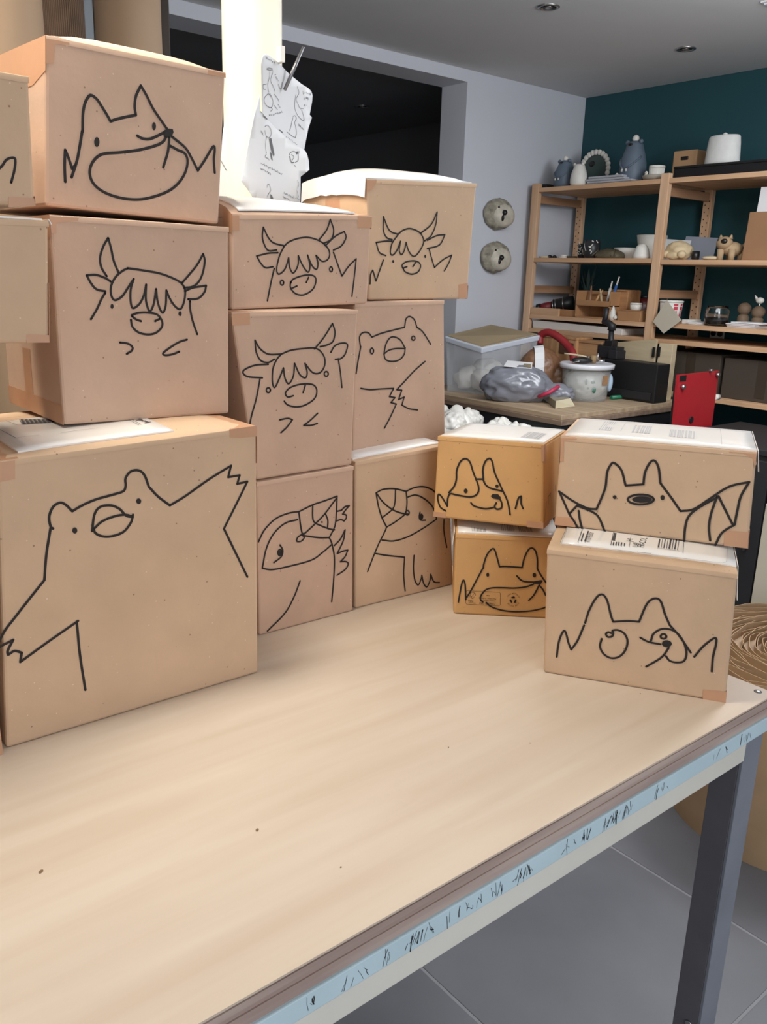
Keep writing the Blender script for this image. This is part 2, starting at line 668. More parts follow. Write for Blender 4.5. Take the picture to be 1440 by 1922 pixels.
PLY = plywood()
EDGE = wood('worn_board_edge', (190, 170, 158), (160, 138, 128), 0, 9.0)
BLUE = mat('pale_blue_paint', (190, 212, 218), 0.6, 0.05, 9, 0.06, 60)
PUTTY = mat('putty_paint', (220, 216, 204), 0.6, 0.05, 7, 0.05, 60)
LEGM = mat('blue_grey_leg_paint', (130, 134, 142), 0.5, 0.08, 10, 0.05, 60)
pt = thing('packing_table', 'long plywood packing table with pale blue edge and steel legs carrying the boxes', 'table', ((TX0 + TX1) / 2, 1.0, 0))
MB().span(np.array([TX0, TY0, ZT - 0.0025]), np.array([TX1, TY1, ZT])).build('tabletop', PLY, pt)
b = MB()
b.span(np.array([TX0, TY0 + 0.001, ZT - 0.034]), np.array([TX1 - 0.001, TY1, ZT - 0.0025]))
for k in range(2):
    b.span(np.array([TX0, TY0 - 0.0006, ZT - 0.0115 - k * 0.014]), np.array([TX1, TY0 + 0.002, ZT - 0.004 - k * 0.014]))
b.build('core_board', EDGE, pt)
b = MB()
b.span(np.array([TX0, TY0 - 0.003, ZT - 0.060]), np.array([TX1 + 0.001, TY0 + 0.02, ZT - 0.034]), 0.0015)
b.span(np.array([TX1 - 0.02, TY0, ZT - 0.060]), np.array([TX1 + 0.002, TY1, ZT - 0.034]), 0.0015)
b.build('blue_edging', BLUE, pt)
b = MB()
b.span(np.array([TX0, TY0 + 0.004, ZT - 0.100]), np.array([TX1 - 0.063, TY0 + 0.030, ZT - 0.060]), 0.002)
b.build('front_rail', PUTTY, pt)
b = MB()
b.span(np.array([TX1 - 0.03, TY0 + 0.06, ZT - 0.100]), np.array([TX1 - 0.004, TY1 - 0.05, ZT - 0.060]), 0.002)
b.span(np.array([TX0 + 0.06, TY1 - 0.03, ZT - 0.100]), np.array([TX1 - 0.06, TY1 - 0.005, ZT - 0.060]), 0.002)
b.build('frame_rail', PUTTY, pt)
# angle-iron legs: one flange faces the room, the other the underside
for lx, ly, sx, sy in ((TX1 - 0.062, TY0 + 0.006, 1, 1), (TX1 - 0.062, TY1 - 0.01, 1, -1), (TX0 + 0.062, TY0 + 0.006, -1, 1), (TX0 + 0.062, TY1 - 0.01, -1, -1)):
    b = MB()
    b.span(np.array([lx, ly, 0.0]), np.array([lx + 0.055 * sx, ly + 0.006 * sy, ZT - 0.060]), 0.001)
    leg = b.build('leg', LEGM, pt)
    b = MB()
    b.span(np.array([lx, ly + 0.006 * sy, 0.0]), np.array([lx + 0.006 * sx, ly + 0.050 * sy, ZT - 0.062]), 0.001)
    b.build('flange', DARKMETAL, leg)
    b = MB()
    bz = 0.225
    b.cyl((lx - 0.003 * sx, ly + 0.020 * sy, bz), (lx, ly + 0.020 * sy, bz), 0.006, 0.006, 12)
    b.build('bolt', STEEL, leg)
c = onz(1423, 1298, ZT)
b = MB()
b.lathe((c[0], c[1], ZT - 0.001), [(0.0062, 0), (0.0062, 0.0014), (0.0050, 0.0016)], 14)
sc0 = b.build('screw', PLASTIC_BLACK, pt)
b = MB()
b.lathe((c[0], c[1], ZT - 0.001), [(0.0036, 0), (0.0036, 0.0022), (0.0020, 0.0024)], 12)
b.build('screw_head', STEEL, sc0)
# knots and nicks in the veneer
b = MB()
for x, y, r in ((77, 1636, .0022), (483, 1558, .0018), (1202, 1302, .001), (842, 1403, .0009), (995, 1395, .0008), (640, 1628, .0009)):
    b.disc(onz(x, y, ZT), (0, 0, 1), r * 1.5, r, 10, lift=0.0004)
b.build('knots', mat('dark_knot', (120, 92, 66), 0.8, 0.1), pt)['kind'] = 'stuff'
# pen strokes wiped off on the blue edging
b = MB()
rnd = random.Random(11)
n = (0, -1, 0)


def edge_pt(x, h):
    return (x, TY0 - 0.003, ZT - 0.060 + h)


groups = [(0.36, 0.39, 4), (0.40, 0.44, 6), (0.455, 0.47, 4), (0.49, 0.525, 12), (0.545, 0.60, 10), (0.612, 0.635, 6), (0.655, 0.69, 9),
          (0.735, 0.75, 4), (0.76, 0.80, 9), (0.82, 0.86, 10), (0.865, 0.90, 8), (0.93, 0.965, 6), (1.08, 1.12, 4), (1.16, 1.19, 5), (0.27, 0.34, 6)]
for a0, a1, k in groups:
    for _ in range(k):
        x = rnd.uniform(a0, a1)
        h0, h1 = rnd.uniform(0.012, 0.025), rnd.uniform(0.0005, 0.012)
        dx = rnd.uniform(-0.007, 0.007)
        w = rnd.choice((0.0004, 0.0005, 0.0006, 0.0007, 0.0013))
        b.ribbon([edge_pt(x, h0), edge_pt(x + dx * 0.5 + rnd.uniform(-.001, .001), (h0 + h1) / 2), edge_pt(x + dx, h1)], n, w, 0.0004, False)
for a0, a1, k in ((0.505, 0.512, 3), (0.67, 0.682, 4), (0.83, 0.85, 3)):
    pts = [edge_pt(a0 + (a1 - a0) * i / k, 0.02 if i % 2 else 0.006) for i in range(k + 1)]
    b.ribbon(pts, n, 0.0016, 0.0005, False)
b.build('pen_strokes', INK, pt)['kind'] = 'stuff'

# ------------------------------------------------------------------ cardboard boxes
FAINT = mat('pale_grey_print', (168, 166, 166), 0.7, 0.0)


class Carton:
    def __init__(self, label, corners=None, plane=None, z=None, depth=0.25, world_pts=None, m=KRAFT, lift=0.0, bevel=0.004, group=None, wpx=3.0, dome=0.004, skew=0.0):
        self.dome, self.skew = dome, skew
        if world_pts is not None:
            a, b, c, d = [np.array(p, float) for p in world_pts]
        else:
            bl, br, tl, tr = corners
            if plane is None:
                a, b = onz(*bl, z), onz(*br, z)
                u = b - a
                nrm = np.array([u[1], -u[0], 0.0])
                p0 = a
            else:
                p0 = np.array([0, plane[0], 0.0])
                yw = math.radians(plane[1])
                if len(plane) > 2:
                    p0 = np.array([plane[2], plane[0], 0.0])
                nrm = np.array([math.sin(yw), -math.cos(yw), 0.0])
                a, b = onplane(*bl, p0, nrm), onplane(*br, p0, nrm)
            c, d = onplane(*tl, p0, nrm), onplane(*tr, p0, nrm)
        u = b - a
        u[2] = 0
        u /= np.linalg.norm(u)
        self.u = u
        self.inw = np.array([-u[1], u[0], 0.0])
        self.n = -self.inw
        self.a, self.b, self.c, self.d = a, b, c, d
        i = self.inw * depth
        up = np.array([0, 0, lift])
        zb = min(a[2], b[2])
        self.a2, self.b2 = a + i, b + i
        self.c2, self.d2 = c + i + up, d + i + up
        self.mid = (a + b + c + d) / 4
        self.w = wpx * depth_of(self.mid)
        ctr = (a + b + self.a2 + self.b2) / 4
        self.root = thing('cardboard_box', label, 'box', (ctr[0], ctr[1], zb), group)
        mb = MB()
        mb.hexa([a, b, self.b2, self.a2, c, d, self.d2, self.c2], bevel, 2)
        self.body = mb.build('body', m, self.root)
        self.topn = np.cross(d - c, self.c2 - c)
        self.topn /= np.linalg.norm(self.topn)
        # the two closing flaps, slightly puffed where the box is full
        for v0, v1 in ((0.0, 0.497), (0.503, 1.0)):
            fb = MB()
            nu, nv = 10, 6
            g = [[self.top(i / nu, v0 + (v1 - v0) * j / nv) for i in range(nu + 1)] for j in range(nv + 1)]
            G = [[fb._v(q) for q in row] for row in g]
            for j in range(nv):
                for i in range(nu):
                    fb.bm.faces.new((G[j][i], G[j][i + 1], G[j + 1][i + 1], G[j + 1][i])).smooth = True
            if v0 == 0.0:                            # the fold runs over the front edge
                for dz, dn in ((0.0006, 0.0003), (-0.006, 0.0005)):
                    row = [fb._v(c + (d - c) * (i / nu) + self.n * dn + np.array([0, 0, dz])) for i in range(nu + 1)]
                    top_ = G[0] if dz > 0 else prev_
                    for i in range(nu):
                        fb.bm.faces.new((row[i], row[i + 1], top_[i + 1], top_[i])).smooth = True
                    prev_ = row
            for i_ in (0, nu):                       # raised ends close down to the box
                for j in range(nv):
                    qa, qb = g[j][i_], g[j + 1][i_]
                    ha, hb = self.rise(i_ / nu, v0 + (v1 - v0) * j / nv), self.rise(i_ / nu, v0 + (v1 - v0) * (j + 1) / nv)
                    fb.face([qa, qb, qb - np.array([0, 0, hb + 0.002]), qa - np.array([0, 0, ha + 0.002])])
            fb.build('flap', m, self.root)

    def rise(self, u, v):
        u, v = min(max(u, 0), 1), min(max(v, 0), 1)
        k = (1 - u) ** 0.6 if self.skew > 0 else 1 - (2 * u - 1) ** 4
        if self.skew > 0:
            k = self.skew * k + (1 - self.skew) * (1 - (2 * u - 1) ** 4)
        return 0.0012 + self.dome * k * math.sin(math.pi * v) ** 0.6 if 0 < v < 1 else 0.0012

    def P(self, x, y):
        return onplane(x, y, self.a, self.n)

    def T(self, x, y):
        return onplane(x, y, self.c, self.topn)

    def top(self, u, v):
        f = self.c + (self.d - self.c) * u
        k = self.c2 + (self.d2 - self.c2) * u
        return f + (k - f) * v + np.array([0, 0, self.rise(u, v)])

    def left(self, s, t):
        lo = self.a + (self.a2 - self.a) * s
        hi = self.c + (self.c2 - self.c) * s + np.array([0, 0, self.rise(0, s)])
        return lo + (hi - lo) * t

    def right(self, s, t):
        lo = self.b + (self.b2 - self.b) * s
        hi = self.d + (self.d2 - self.d) * s + np.array([0, 0, self.rise(1, s)])
        return lo + (hi - lo) * t

    def front(self, u, t):
        lo = self.a + (self.b - self.a) * u
        hi = self.c + (self.d - self.c) * u
        return lo + (hi - lo) * t

    def draw(self, frame, strokes, name='marker_drawing', mt=None, w=None):
        ox, oy, s = frame
        mb = MB()
        w = w or self.w
        k = 0
        for st in strokes:
            lift = 0.0008 + 0.00002 * (k % 9)
            k += 1
            if st[0] == 'fill':
                pts = [self.P(ox + x / s, oy + y / s) + self.n * lift for x, y in st[1]]
                mb.face(pts)
                continue
            if st[0] == 'ring':
                q = ell(*st[1])
                pts = [self.P(ox + x / s, oy + y / s) for x, y in q]
                mb.ribbon(pts + pts[:1], self.n, w, lift)
                continue
            pts = [self.P(ox + x / s, oy + y / s) for x, y in catmull(st)]
            mb.ribbon(pts, self.n, w, lift)
        return mb.build(name, mt or INK, self.root)

    def tape(self, polys):
        """each poly is a list of world points and a normal"""
        for pts, nrm in polys:
            mb = MB()
            nrm = np.asarray(nrm, float)
            mb.prism([np.asarray(p) + nrm * 0.00015 for p in pts], nrm, 0.0004)
            mb.build('tape', TAPE, self.root)

    def corner_tape(self, px, topv=0.0, u=None, side=None, sd=0.05, sh=0.2):
        """tape over a corner: px outline on the front, then its flap over the top and the side"""
        polys = [([self.P(*q) for q in px], self.n)]
        if topv:
            polys.append(([self.top(u[0], 0), self.top(u[1], 0), self.top(u[1], topv), self.top(u[0], topv)], self.topn))
        if side == 'L':
            polys.append(([self.left(0, sh[0]), self.left(sd, sh[0]), self.left(sd, sh[1]), self.left(0, sh[1])], -self.u))
        if side == 'R':
            polys.append(([self.right(0, sh[0]), self.right(sd, sh[0]), self.right(sd, sh[1]), self.right(0, sh[1])], self.u))
        # one folded piece
        mb = MB()
        for pts, nrm in polys:
            nrm = np.asarray(nrm, float)
            mb.prism([np.asarray(p) + nrm * 0.0001 for p in pts], nrm, 0.0004)
        mb.build('tape', TAPE, self.root)

    def pouch(self, u0, u1, v0, v1, drape_left=0.0, drape_right=0.0, marks=(), wavy=0.0, name='shipping_label', ink=None):
        mb = MB()
        N = 10
        rnd = random.Random(hash(round(u0 * 100 + u1 * 10 + v1 * 7)) & 255)
        th = 0.0022
        NV = 8
        for i in range(N):
            ua, ub = u0 + (u1 - u0) * i / N, u0 + (u1 - u0) * (i + 1) / N
            for j in range(NV):
                va, vb = v0 + (v1 - v0) * j / NV, v0 + (v1 - v0) * (j + 1) / NV
                mb.face([self.top(*q) + self.topn * th for q in ((ua, va), (ub, va), (ub, vb), (ua, vb))])
        ring = [(u0 + (u1 - u0) * i / N, v0) for i in range(N + 1)] + [(u1, v0 + (v1 - v0) * j / NV) for j in range(1, NV + 1)] + [(u1 - (u1 - u0) * i / N, v1) for i in range(1, N + 1)] + [(u0, v1 - (v1 - v0) * j / NV) for j in range(1, NV + 1)]
        for qa, qb in zip(ring, ring[1:]):
            mb.face([self.top(*qa), self.top(*qb), self.top(*qb) + self.topn * th, self.top(*qa) + self.topn * th])
        bmesh.ops.remove_doubles(mb.bm, verts=mb.bm.verts, dist=0.00005)
        for f_ in mb.bm.faces:
            f_.smooth = abs(f_.normal.z) > 0.5
        for drop, f, nrm in ((drape_left, self.left, -self.u), (drape_right, self.right, self.u)):
            if drop:
                prev = None
                M = 12
                H = np.linalg.norm(self.c - self.a)
                for i in range(M):
                    sa, sb = v0 + (v1 - v0) * i / M, v0 + (v1 - v0) * (i + 1) / M
                    da = drop * (1 + wavy * rnd.uniform(-1, 1)) if prev is None else prev
                    db = drop * (1 + wavy * rnd.uniform(-1, 1))
                    prev = db
                    off = np.asarray(nrm) * 0.0012
                    ft = lambda s, t: f(s, t) + off + self.topn * (th if t > 0.99 else 0)
                    mb.prism([ft(sa, 1), ft(sb, 1), ft(sb, 1 - db / H) + off * 3, ft(sa, 1 - da / H) + off * 3], nrm, 0.0012)
        lab = mb.build(name, POUCH, self.root)
        for mk in marks:
            mb = MB()
            kind = mk[0]
            up = self.topn * th
            if kind == 'bars':
                _, a0, a1, b0, b1, k = mk
                x, rr = a0, random.Random(k)
                while x < a1:
                    wd = rr.uniform(0.002, 0.010)
                    mb.face([self.top(q, r) + up + self.topn * 0.0006 for q, r in ((x, b0), (min(a1, x + wd), b0), (min(a1, x + wd), b1), (x, b1))])
                    x += wd + rr.uniform(0.002, 0.010)
                nm = 'barcode'
            elif kind == 'line':
                _, a0, b0, a1, b1, wd = mk
                mb.ribbon([self.top(a0, b0) + up, self.top((a0 + a1) / 2, (b0 + b1) / 2) + up, self.top(a1, b1) + up], self.topn, wd, 0.0008, False)
                nm = 'printed_rule'
            elif kind == 'rule':
                mb.ribbon([self.T(*q) + up + np.array([0, 0, self.rise(0.5, 0.2)]) for q in mk[1]], self.topn, mk[2], 0.0008, False)
                nm = 'printed_rule'
            else:
                _, body, st, en, size = mk
                lift_ = np.array([0, 0, self.rise(0.5, 0.2)])
                A, B = self.T(*st) + up + lift_, self.T(*en) + up + lift_
                d_ = B - A
                text_mesh(mb, body, A, d_, np.cross(self.topn, d_), size)
                nm = 'lettering'
            o = mb.build(nm, ink or PRINT, lab)
            if kind != 'text':
                o['kind'] = 'stuff'
        return lab


def depth_of(p):
    return depth(p) / FPX


# ---- the tall stack on the left, resting on the big bear box
E_ = Carton('big brown box with a bear raising one arm, largest box at front left', ((12, 1405), (485, 1262), (-5, 868), (482, 802)), z=ZT, depth=0.34, wpx=4.6, dome=0.008)
E_.draw((0, 760, 2.769), [
    [(-40, 1300), (20, 1180), (80, 1100), (150, 1010), (230, 910)], [(230, 910), (240, 780), (262, 640)],
    [(275, 642), (262, 630), (255, 580), (275, 530), (310, 508), (340, 518), (375, 552)],
    [(375, 552), (430, 520), (500, 490), (590, 465), (640, 448), (652, 420), (652, 380), (680, 345), (720, 340), (750, 365), (773, 425)],
    [(773, 425), (820, 475), (882, 522)], [(882, 522), (960, 475), (1080, 390), (1200, 315)], [(1200, 315), (1185, 375)],
    [(1185, 375), (1245, 365)], [(1245, 365), (1232, 410)], [(1232, 410), (1285, 398)], [(1285, 398), (1225, 520), (1163, 643)],
    [(1163, 643), (1220, 760), (1285, 893)], [(-30, 1270), (68, 1220)], [(68, 1220), (40, 1275), (42, 1298)],
    [(42, 1298), (75, 1278), (112, 1287)], [(112, 1287), (105, 1335)], [(105, 1335), (250, 1230), (405, 1122)],
    [(398, 1125), (415, 1300), (443, 1480)], [(478, 655), (490, 570), (520, 530), (575, 522), (620, 540), (655, 575), (690, 582)],
    [(690, 570), (680, 610), (640, 660), (580, 682), (530, 682), (495, 665), (485, 640)],
    [(485, 645), (530, 605), (590, 580), (650, 570), (690, 582)], ('fill', ell(388, 652, 13, 16)), ('fill', ell(720, 500, 13, 15))])
E_.corner_tape([(-4, 868), (28, 864), (28, 899), (-3, 905)], 0.5, (0.0, 0.07))
E_.corner_tape([(430, 806), (482, 799), (482, 819), (450, 822), (431, 821)], 0.6, (0.89, 1.0), 'R', 0.08, (0.86, 1.0))
# shipping label of the bear box


def e_uv(x, y):
    q = E_.T(x, y) - E_.c
    e = E_.d - E_.c
    return float(np.dot(q, e) / np.dot(e, e)), float(np.dot(q, E_.inw) / 0.34)


(ua, va), (ub, vb) = e_uv(26, 850), e_uv(337, 820)
lab = E_.pouch(0.0 + ua, ub, (va + vb) / 2, (va + vb) / 2 + 0.58)


def e_mark(x, y):
    u_, v_ = e_uv(x, y)
    return E_.top(u_, v_)


b = MB()
for i, x in enumerate(np.arange(38, 98, 2.6)):
    b.ribbon([e_mark(x, 801 + (x - 38) * 0.02), e_mark(x + 5, 811 - (x - 38) * 0.05)], E_.topn, 0.0008 + 0.0007 * ((i * 7) % 3), 0.0030, False)
for q in (((-5, 816), (31, 834)), ((31, 834), (75, 830)), ((12, 803), (34, 812)), ((34, 812), (66, 809)), ((115, 826), (185, 817)), ((232, 797), (262, 811)), ((238, 796), (266, 810)), ((-5, 798), (62, 793)), ((20, 804), (27, 803))):
    b.ribbon([*[e_mark(q[0][0] + (q[1][0] - q[0][0]) * f_ / 5, q[0][1] + (q[1][1] - q[0][1]) * f_ / 5) for f_ in range(6)]], E_.topn, 0.0007, 0.0030, False)
for q in (((254, 800), (262, 799)), ((263, 800), (270, 804)), ((271, 803), (280, 806)), ((256, 803), (266, 801)), ((272, 807), (284, 805))):
    b.ribbon([*[e_mark(q[0][0] + (q[1][0] - q[0][0]) * f_ / 5, q[0][1] + (q[1][1] - q[0][1]) * f_ / 5) for f_ in range(6)]], E_.topn, 0.0035, 0.0030, False)
b.build('label_print', PRINT, lab)['kind'] = 'stuff'

F_ = Carton('brown box at the left edge, only its corner showing beside the big bear', world_pts=[(-0.14, 1.068, ZT), (0.2475, 1.068, ZT), (-0.14, 1.068, 1.383), (0.240, 1.068, 1.383)], depth=0.34, bevel=0.008)
F_.tape([([F_.front(0.88, 0.0), F_.front(1.0, 0.0), F_.front(1.0, 0.10), F_.front(0.88, 0.10)], F_.n)])

C_ = Carton('brown box with a long-horned cow face, middle of the left stack under the fox box', ((120, 798), (430.5, 776), (93, 405), (429.5, 428)), plane=(1.19, 0), depth=0.25, wpx=4.1, m=KRAFT_PINK)
C_.draw((0, 380, 3), [
    [(600, 415), (570, 365), (563, 310), (580, 250), (608, 200)], [(608, 200), (625, 260), (640, 330), (668, 398)],
    [(622, 445), (590, 425), (540, 408), (487, 410)], [(487, 410), (515, 460), (545, 490), (592, 500)], [(592, 508), (570, 545), (545, 600), (511, 657)],
    [(720, 370), (690, 385), (650, 420), (625, 470), (625, 520), (645, 550), (685, 530), (720, 480), (752, 430)],
    [(752, 430), (735, 490), (735, 560), (748, 595), (785, 570), (810, 520), (822, 462)], [(822, 462), (820, 540), (830, 590), (845, 612), (865, 570), (878, 487)],
    [(878, 487), (885, 550), (900, 600), (917, 620), (932, 580), (936, 495)],
    [(936, 495), (955, 540), (985, 585), (1015, 600), (1035, 560), (1042, 500), (1025, 460), (980, 430), (900, 400), (820, 385), (718, 370)],
    [(1022, 455), (1070, 400), (1110, 350), (1143, 290)], [(1143, 290), (1152, 330), (1140, 400), (1115, 450), (1080, 475), (1035, 480)],
    [(1040, 500), (1085, 480), (1160, 468)], [(1160, 468), (1150, 505), (1115, 540), (1058, 545)], [(1069, 555), (1070, 600), (1085, 670), (1110, 742)],
    [(740, 635), (775, 622), (830, 620), (885, 632), (912, 670), (908, 705), (875, 735), (830, 743), (780, 732), (745, 700), (736, 660)],
    [(742, 640), (765, 658), (793, 668)], [(898, 655), (872, 668)], ('fill', ell(630, 585, 9, 14)), ('fill', ell(1013, 626, 9, 14)),
    [(675, 788), (720, 795), (745, 815), (740, 835), (713, 852)], [(1052, 772), (1010, 785), (960, 815), (918, 848), (930, 860), (970, 855), (1008, 840)]])
C_.corner_tape([(93, 406), (148, 409), (146, 415), (106, 418), (105, 438), (96, 438)], 0.5, (0.0, 0.14), 'L', 0.25, (0.90, 1.0))
C_.tape([([C_.left(0.0, 0.0), C_.left(1.0, 0.0), C_.left(1.0, 0.10), C_.left(0.0, 0.10)], -C_.u),
         ([C_.left(0.50, 0.10), C_.left(0.64, 0.10), C_.left(0.64, 0.34), C_.left(0.50, 0.34)], -C_.u)])

D_ = Carton('plain brown box cut by the left edge, between the cow box and the frame', world_pts=[(-0.02, 1.10, 1.387), tuple(onplane(92, 643, (0, 1.10, 0), np.array([0, -1.0, 0]))), (-0.02, 1.10, 1.526), tuple(onplane(91, 416, (0, 1.10, 0), np.array([0, -1.0, 0])))], depth=0.24, m=KRAFT)
D_.pouch(0.1, 0.985, 0.02, 0.98, drape_right=0.004)
D_.corner_tape([(50, 627), (91.5, 629), (92, 643), (50, 643)], 0.0, None, 'R', 0.1, (0.0, 0.5))
B_ = Carton('small brown box at the top left edge with one paw line, above the plain box', world_pts=[(-0.02, 1.10, 1.538), tuple(onplane(66, 387, (0, 1.10, 0), np.array([0, -1.0, 0]))), (-0.02, 1.10, 1.69), tuple(onplane(54, 146, (0, 1.10, 0), np.array([0, -1.0, 0])))], depth=0.22, wpx=5.0, m=KRAFT)
B_.draw((0, 0, 3), [[(-90, 1010), (0, 945), (35, 900), (75, 888), (86, 905), (80, 960), (62, 1028)]])
B_.corner_tape([(16, 369), (64, 372), (66, 387), (16, 389)], 0.0, None, 'R', 0.06, (0.0, 0.08))

A_ = Carton('brown box with a grinning fox with a round belly, topmost of the left stack', ((86, 386), (411, 421), (86, 68), (423.5, 138)), plane=(1.215, 4, 0.40), depth=0.26, wpx=5.2, m=KRAFT_PINK, dome=0.026)
A_.draw((0, 0, 3), [
    [(402, 998), (425, 930), (440, 870), (462, 740)], [(464, 740), (466, 640), (478, 580), (495, 548), (513, 537), (545, 560), (575, 605), (600, 645), (621, 683)],
    [(621, 683), (680, 665), (764, 648)], [(764, 648), (757, 600), (765, 540), (792, 483)], [(792, 483), (825, 540), (860, 610), (900, 670), (942, 730)],
    ('fill', [(915, 745), (925, 732), (950, 724), (972, 727), (976, 745), (968, 765), (940, 776), (922, 770)]),
    [(772, 765), (800, 780), (840, 783), (880, 768), (925, 745)],
    [(935, 770), (915, 800), (870, 822), (780, 845), (680, 858), (590, 865), (545, 885), (512, 930), (505, 985), (530, 1040), (590, 1085), (680, 1115), (770, 1124), (850, 1112), (940, 1080), (1000, 1035), (1040, 975), (1055, 910), (1040, 865), (1000, 845), (958, 822)],
    [(952, 770), (945, 850), (918, 942)], [(965, 768), (1040, 830), (1075, 885), (1113, 960)], [(1113, 960), (1150, 905), (1192, 835), (1206, 826), (1208, 850), (1203, 900), (1208, 972)],
    [(366, 1023), (363, 930), (366, 845)], [(366, 845), (385, 890), (405, 950)], [(405, 950), (425, 930)], ('fill', ell(866, 711, 11, 23)), ('fill', ell(544, 800, 15, 28))])
A_.tape([([A_.left(0.0, 0.80), A_.left(0.16, 0.74), A_.left(0.45, 0.73), A_.left(1.0, 0.66), A_.left(1.0, 1.0), A_.left(0.0, 1.0)], -A_.u)])
A_.corner_tape([(86, 72), (130, 80), (130, 85), (103, 83), (101, 118), (86, 120)], 0.9, (0.0, 0.10))
A_.corner_tape([(390, 131), (423, 138), (423, 145), (390, 140)], 0.3, (0.9, 1.0))

# ---- the middle stack
K_ = Carton('brown box with a puffin holding a fish in its beak, bottom of the middle stack', ((487, 1193), (663, 1146), (482, 907), (664, 876)), z=ZT, depth=0.24, wpx=3.2, m=KRAFT_PINK)
K_.draw((420, 720, 2.88), [
    [(187, 855), (220, 790), (280, 730), (350, 700), (405, 692)], [(398, 735), (330, 755), (270, 810), (230, 890), (208, 995)],
    [(208, 998), (260, 1005), (340, 990), (470, 955), (530, 915), (585, 868)], [(405, 692), (480, 655), (540, 635), (612, 608)],
    [(612, 608), (608, 700), (600, 770), (570, 832)], [(570, 832), (510, 832), (425, 820)], [(425, 820), (415, 770), (405, 692)],
    [(480, 655), (480, 720), (490, 750), (530, 770), (570, 785), (598, 790)], [(608, 620), (540, 710), (480, 770), (425, 820)],
    [(425, 820), (435, 830), (420, 850), (395, 852), (400, 830), (430, 810)], [(550, 705), (562, 740), (560, 782)], ('fill', ell(530, 748, 5, 5)),
    [(610, 690), (635, 685)], [(635, 685), (655, 665), (678, 660)], [(678, 660), (660, 680), (642, 705)], [(642, 705), (660, 710), (662, 725), (650, 742)], [(650, 742), (632, 735), (608, 742)],
    [(303, 872), (318, 900), (310, 935), (270, 967)], ('ring', (303, 913, 11, 16)), ('fill', ell(303, 915, 7, 12)),
    [(570, 832), (585, 870), (598, 950), (592, 1080), (583, 1178)], [(655, 790), (630, 840), (597, 875)], [(655, 790), (645, 850), (613, 918)],
    [(613, 918), (645, 905), (670, 900)], [(670, 900), (655, 935), (630, 962)], [(630, 962), (660, 962), (672, 975), (655, 1005), (612, 1035)],
    [(412, 1066), (380, 1150), (330, 1240), (235, 1337)]])
L_ = Carton('brown box with a puffin and a webbed foot, bottom box right of the fish puffin', ((667, 1142), (851, 1097), (667, 868), (843, 836)), z=ZT, depth=0.25, wpx=3.0, m=KRAFT)
L_.draw((420, 720, 2.88), [
    [(823, 590), (860, 572), (920, 568), (985, 582)], [(985, 582), (990, 640), (985, 695)], [(823, 590), (835, 660), (855, 725), (880, 775)], [(880, 775), (930, 745), (982, 705)],
    [(928, 572), (925, 640), (910, 680), (855, 725)], [(823, 590), (860, 640), (910, 680), (960, 700), (1000, 705)], ('ring', (992, 698, 10, 12)),
    [(985, 582), (1030, 562), (1080, 557), (1128, 575), (1160, 610)], [(995, 612), (1035, 602), (1080, 620), (1128, 665), (1150, 732)],
    [(855, 845), (920, 850), (1000, 825), (1080, 780), (1150, 732)], [(880, 775), (870, 800), (840, 860), (810, 930), (777, 1015)],
    [(820, 918), (880, 928), (977, 938)], [(977, 938), (972, 1030), (980, 1120)],
    [(1028, 928), (1025, 1000), (1032, 1060), (1050, 1088), (1065, 1060), (1070, 1035)], [(1070, 1035), (1080, 1080), (1098, 1098), (1115, 1060), (1118, 1030)], [(1118, 1030), (1135, 1070), (1165, 1075)],
    [(1060, 695), (1056, 720), (1064, 737), (1090, 738)], ('fill', ell(1068, 718, 10, 16)), [(1190, 735), (1190, 800), (1205, 885)]])
L_.pouch(0.02, 0.98, 0.06, 0.95)
I_ = Carton('brown box with a shaggy cow and a wide nose, standing on the fish puffin box', ((482, 901), (661, 872), (434.5, 588), (672, 583)), plane=(1.199, 0), depth=0.24, wpx=3.2, m=KRAFT_PINK)
_b = I_
I_.draw((420, 300, 2.88), [
    [(272, 1078), (240, 1095), (200, 1085), (175, 1040), (168, 975)], [(168, 975), (195, 1020), (240, 1050), (310, 1050)],
    [(310, 1050), (360, 1030), (430, 1020), (500, 1020), (540, 1060), (545, 1110), (520, 1150), (480, 1150), (438, 1100)],
    [(438, 1100), (450, 1150), (440, 1178), (410, 1160), (382, 1100)], [(382, 1100), (375, 1170), (350, 1210), (330, 1180), (322, 1125)],
    [(322, 1125), (300, 1180), (275, 1230), (262, 1200), (265, 1130), (285, 1080), (310, 1050)], [(490, 1022), (540, 960), (587, 885)],
    [(587, 885), (600, 930), (590, 980), (560, 1000), (520, 1010)], [(578, 1040), (600, 1005), (640, 990), (668, 1000), (655, 1050), (630, 1075), (602, 1078)],
    [(618, 1075), (630, 1150), (638, 1230)], [(240, 1105), (170, 1110), (118, 1130), (103, 1150), (130, 1172), (208, 1178)], [(195, 1185), (175, 1290), (150, 1380), (142, 1425), (148, 1440)],
    [(375, 1275), (345, 1282), (333, 1260), (360, 1230), (420, 1212), (480, 1215), (502, 1245), (490, 1290), (440, 1325), (390, 1335), (345, 1325), (326, 1305)], [(440, 1218), (428, 1258)],
    ('ring', (240, 1245, 11, 13)), ('ring', (553, 1157, 11, 13)),
    [(302, 1405), (345, 1397), (370, 1405)], [(370, 1405), (340, 1445), (308, 1475)], [(507, 1370), (465, 1410), (432, 1435)], [(432, 1435), (470, 1435), (505, 1425)]])
I_.corner_tape([(435, 589), (469, 587), (469, 609), (436, 611)], 0.4, (0.0, 0.15))
J_ = Carton('brown box with a clasped-paw bear, standing on the webbed-foot puffin box', ((662, 854), (836.5, 829), (666, 570), (834, 565)), plane=(1.262, 0), depth=0.24, wpx=2.9, m=KRAFT_PINK)
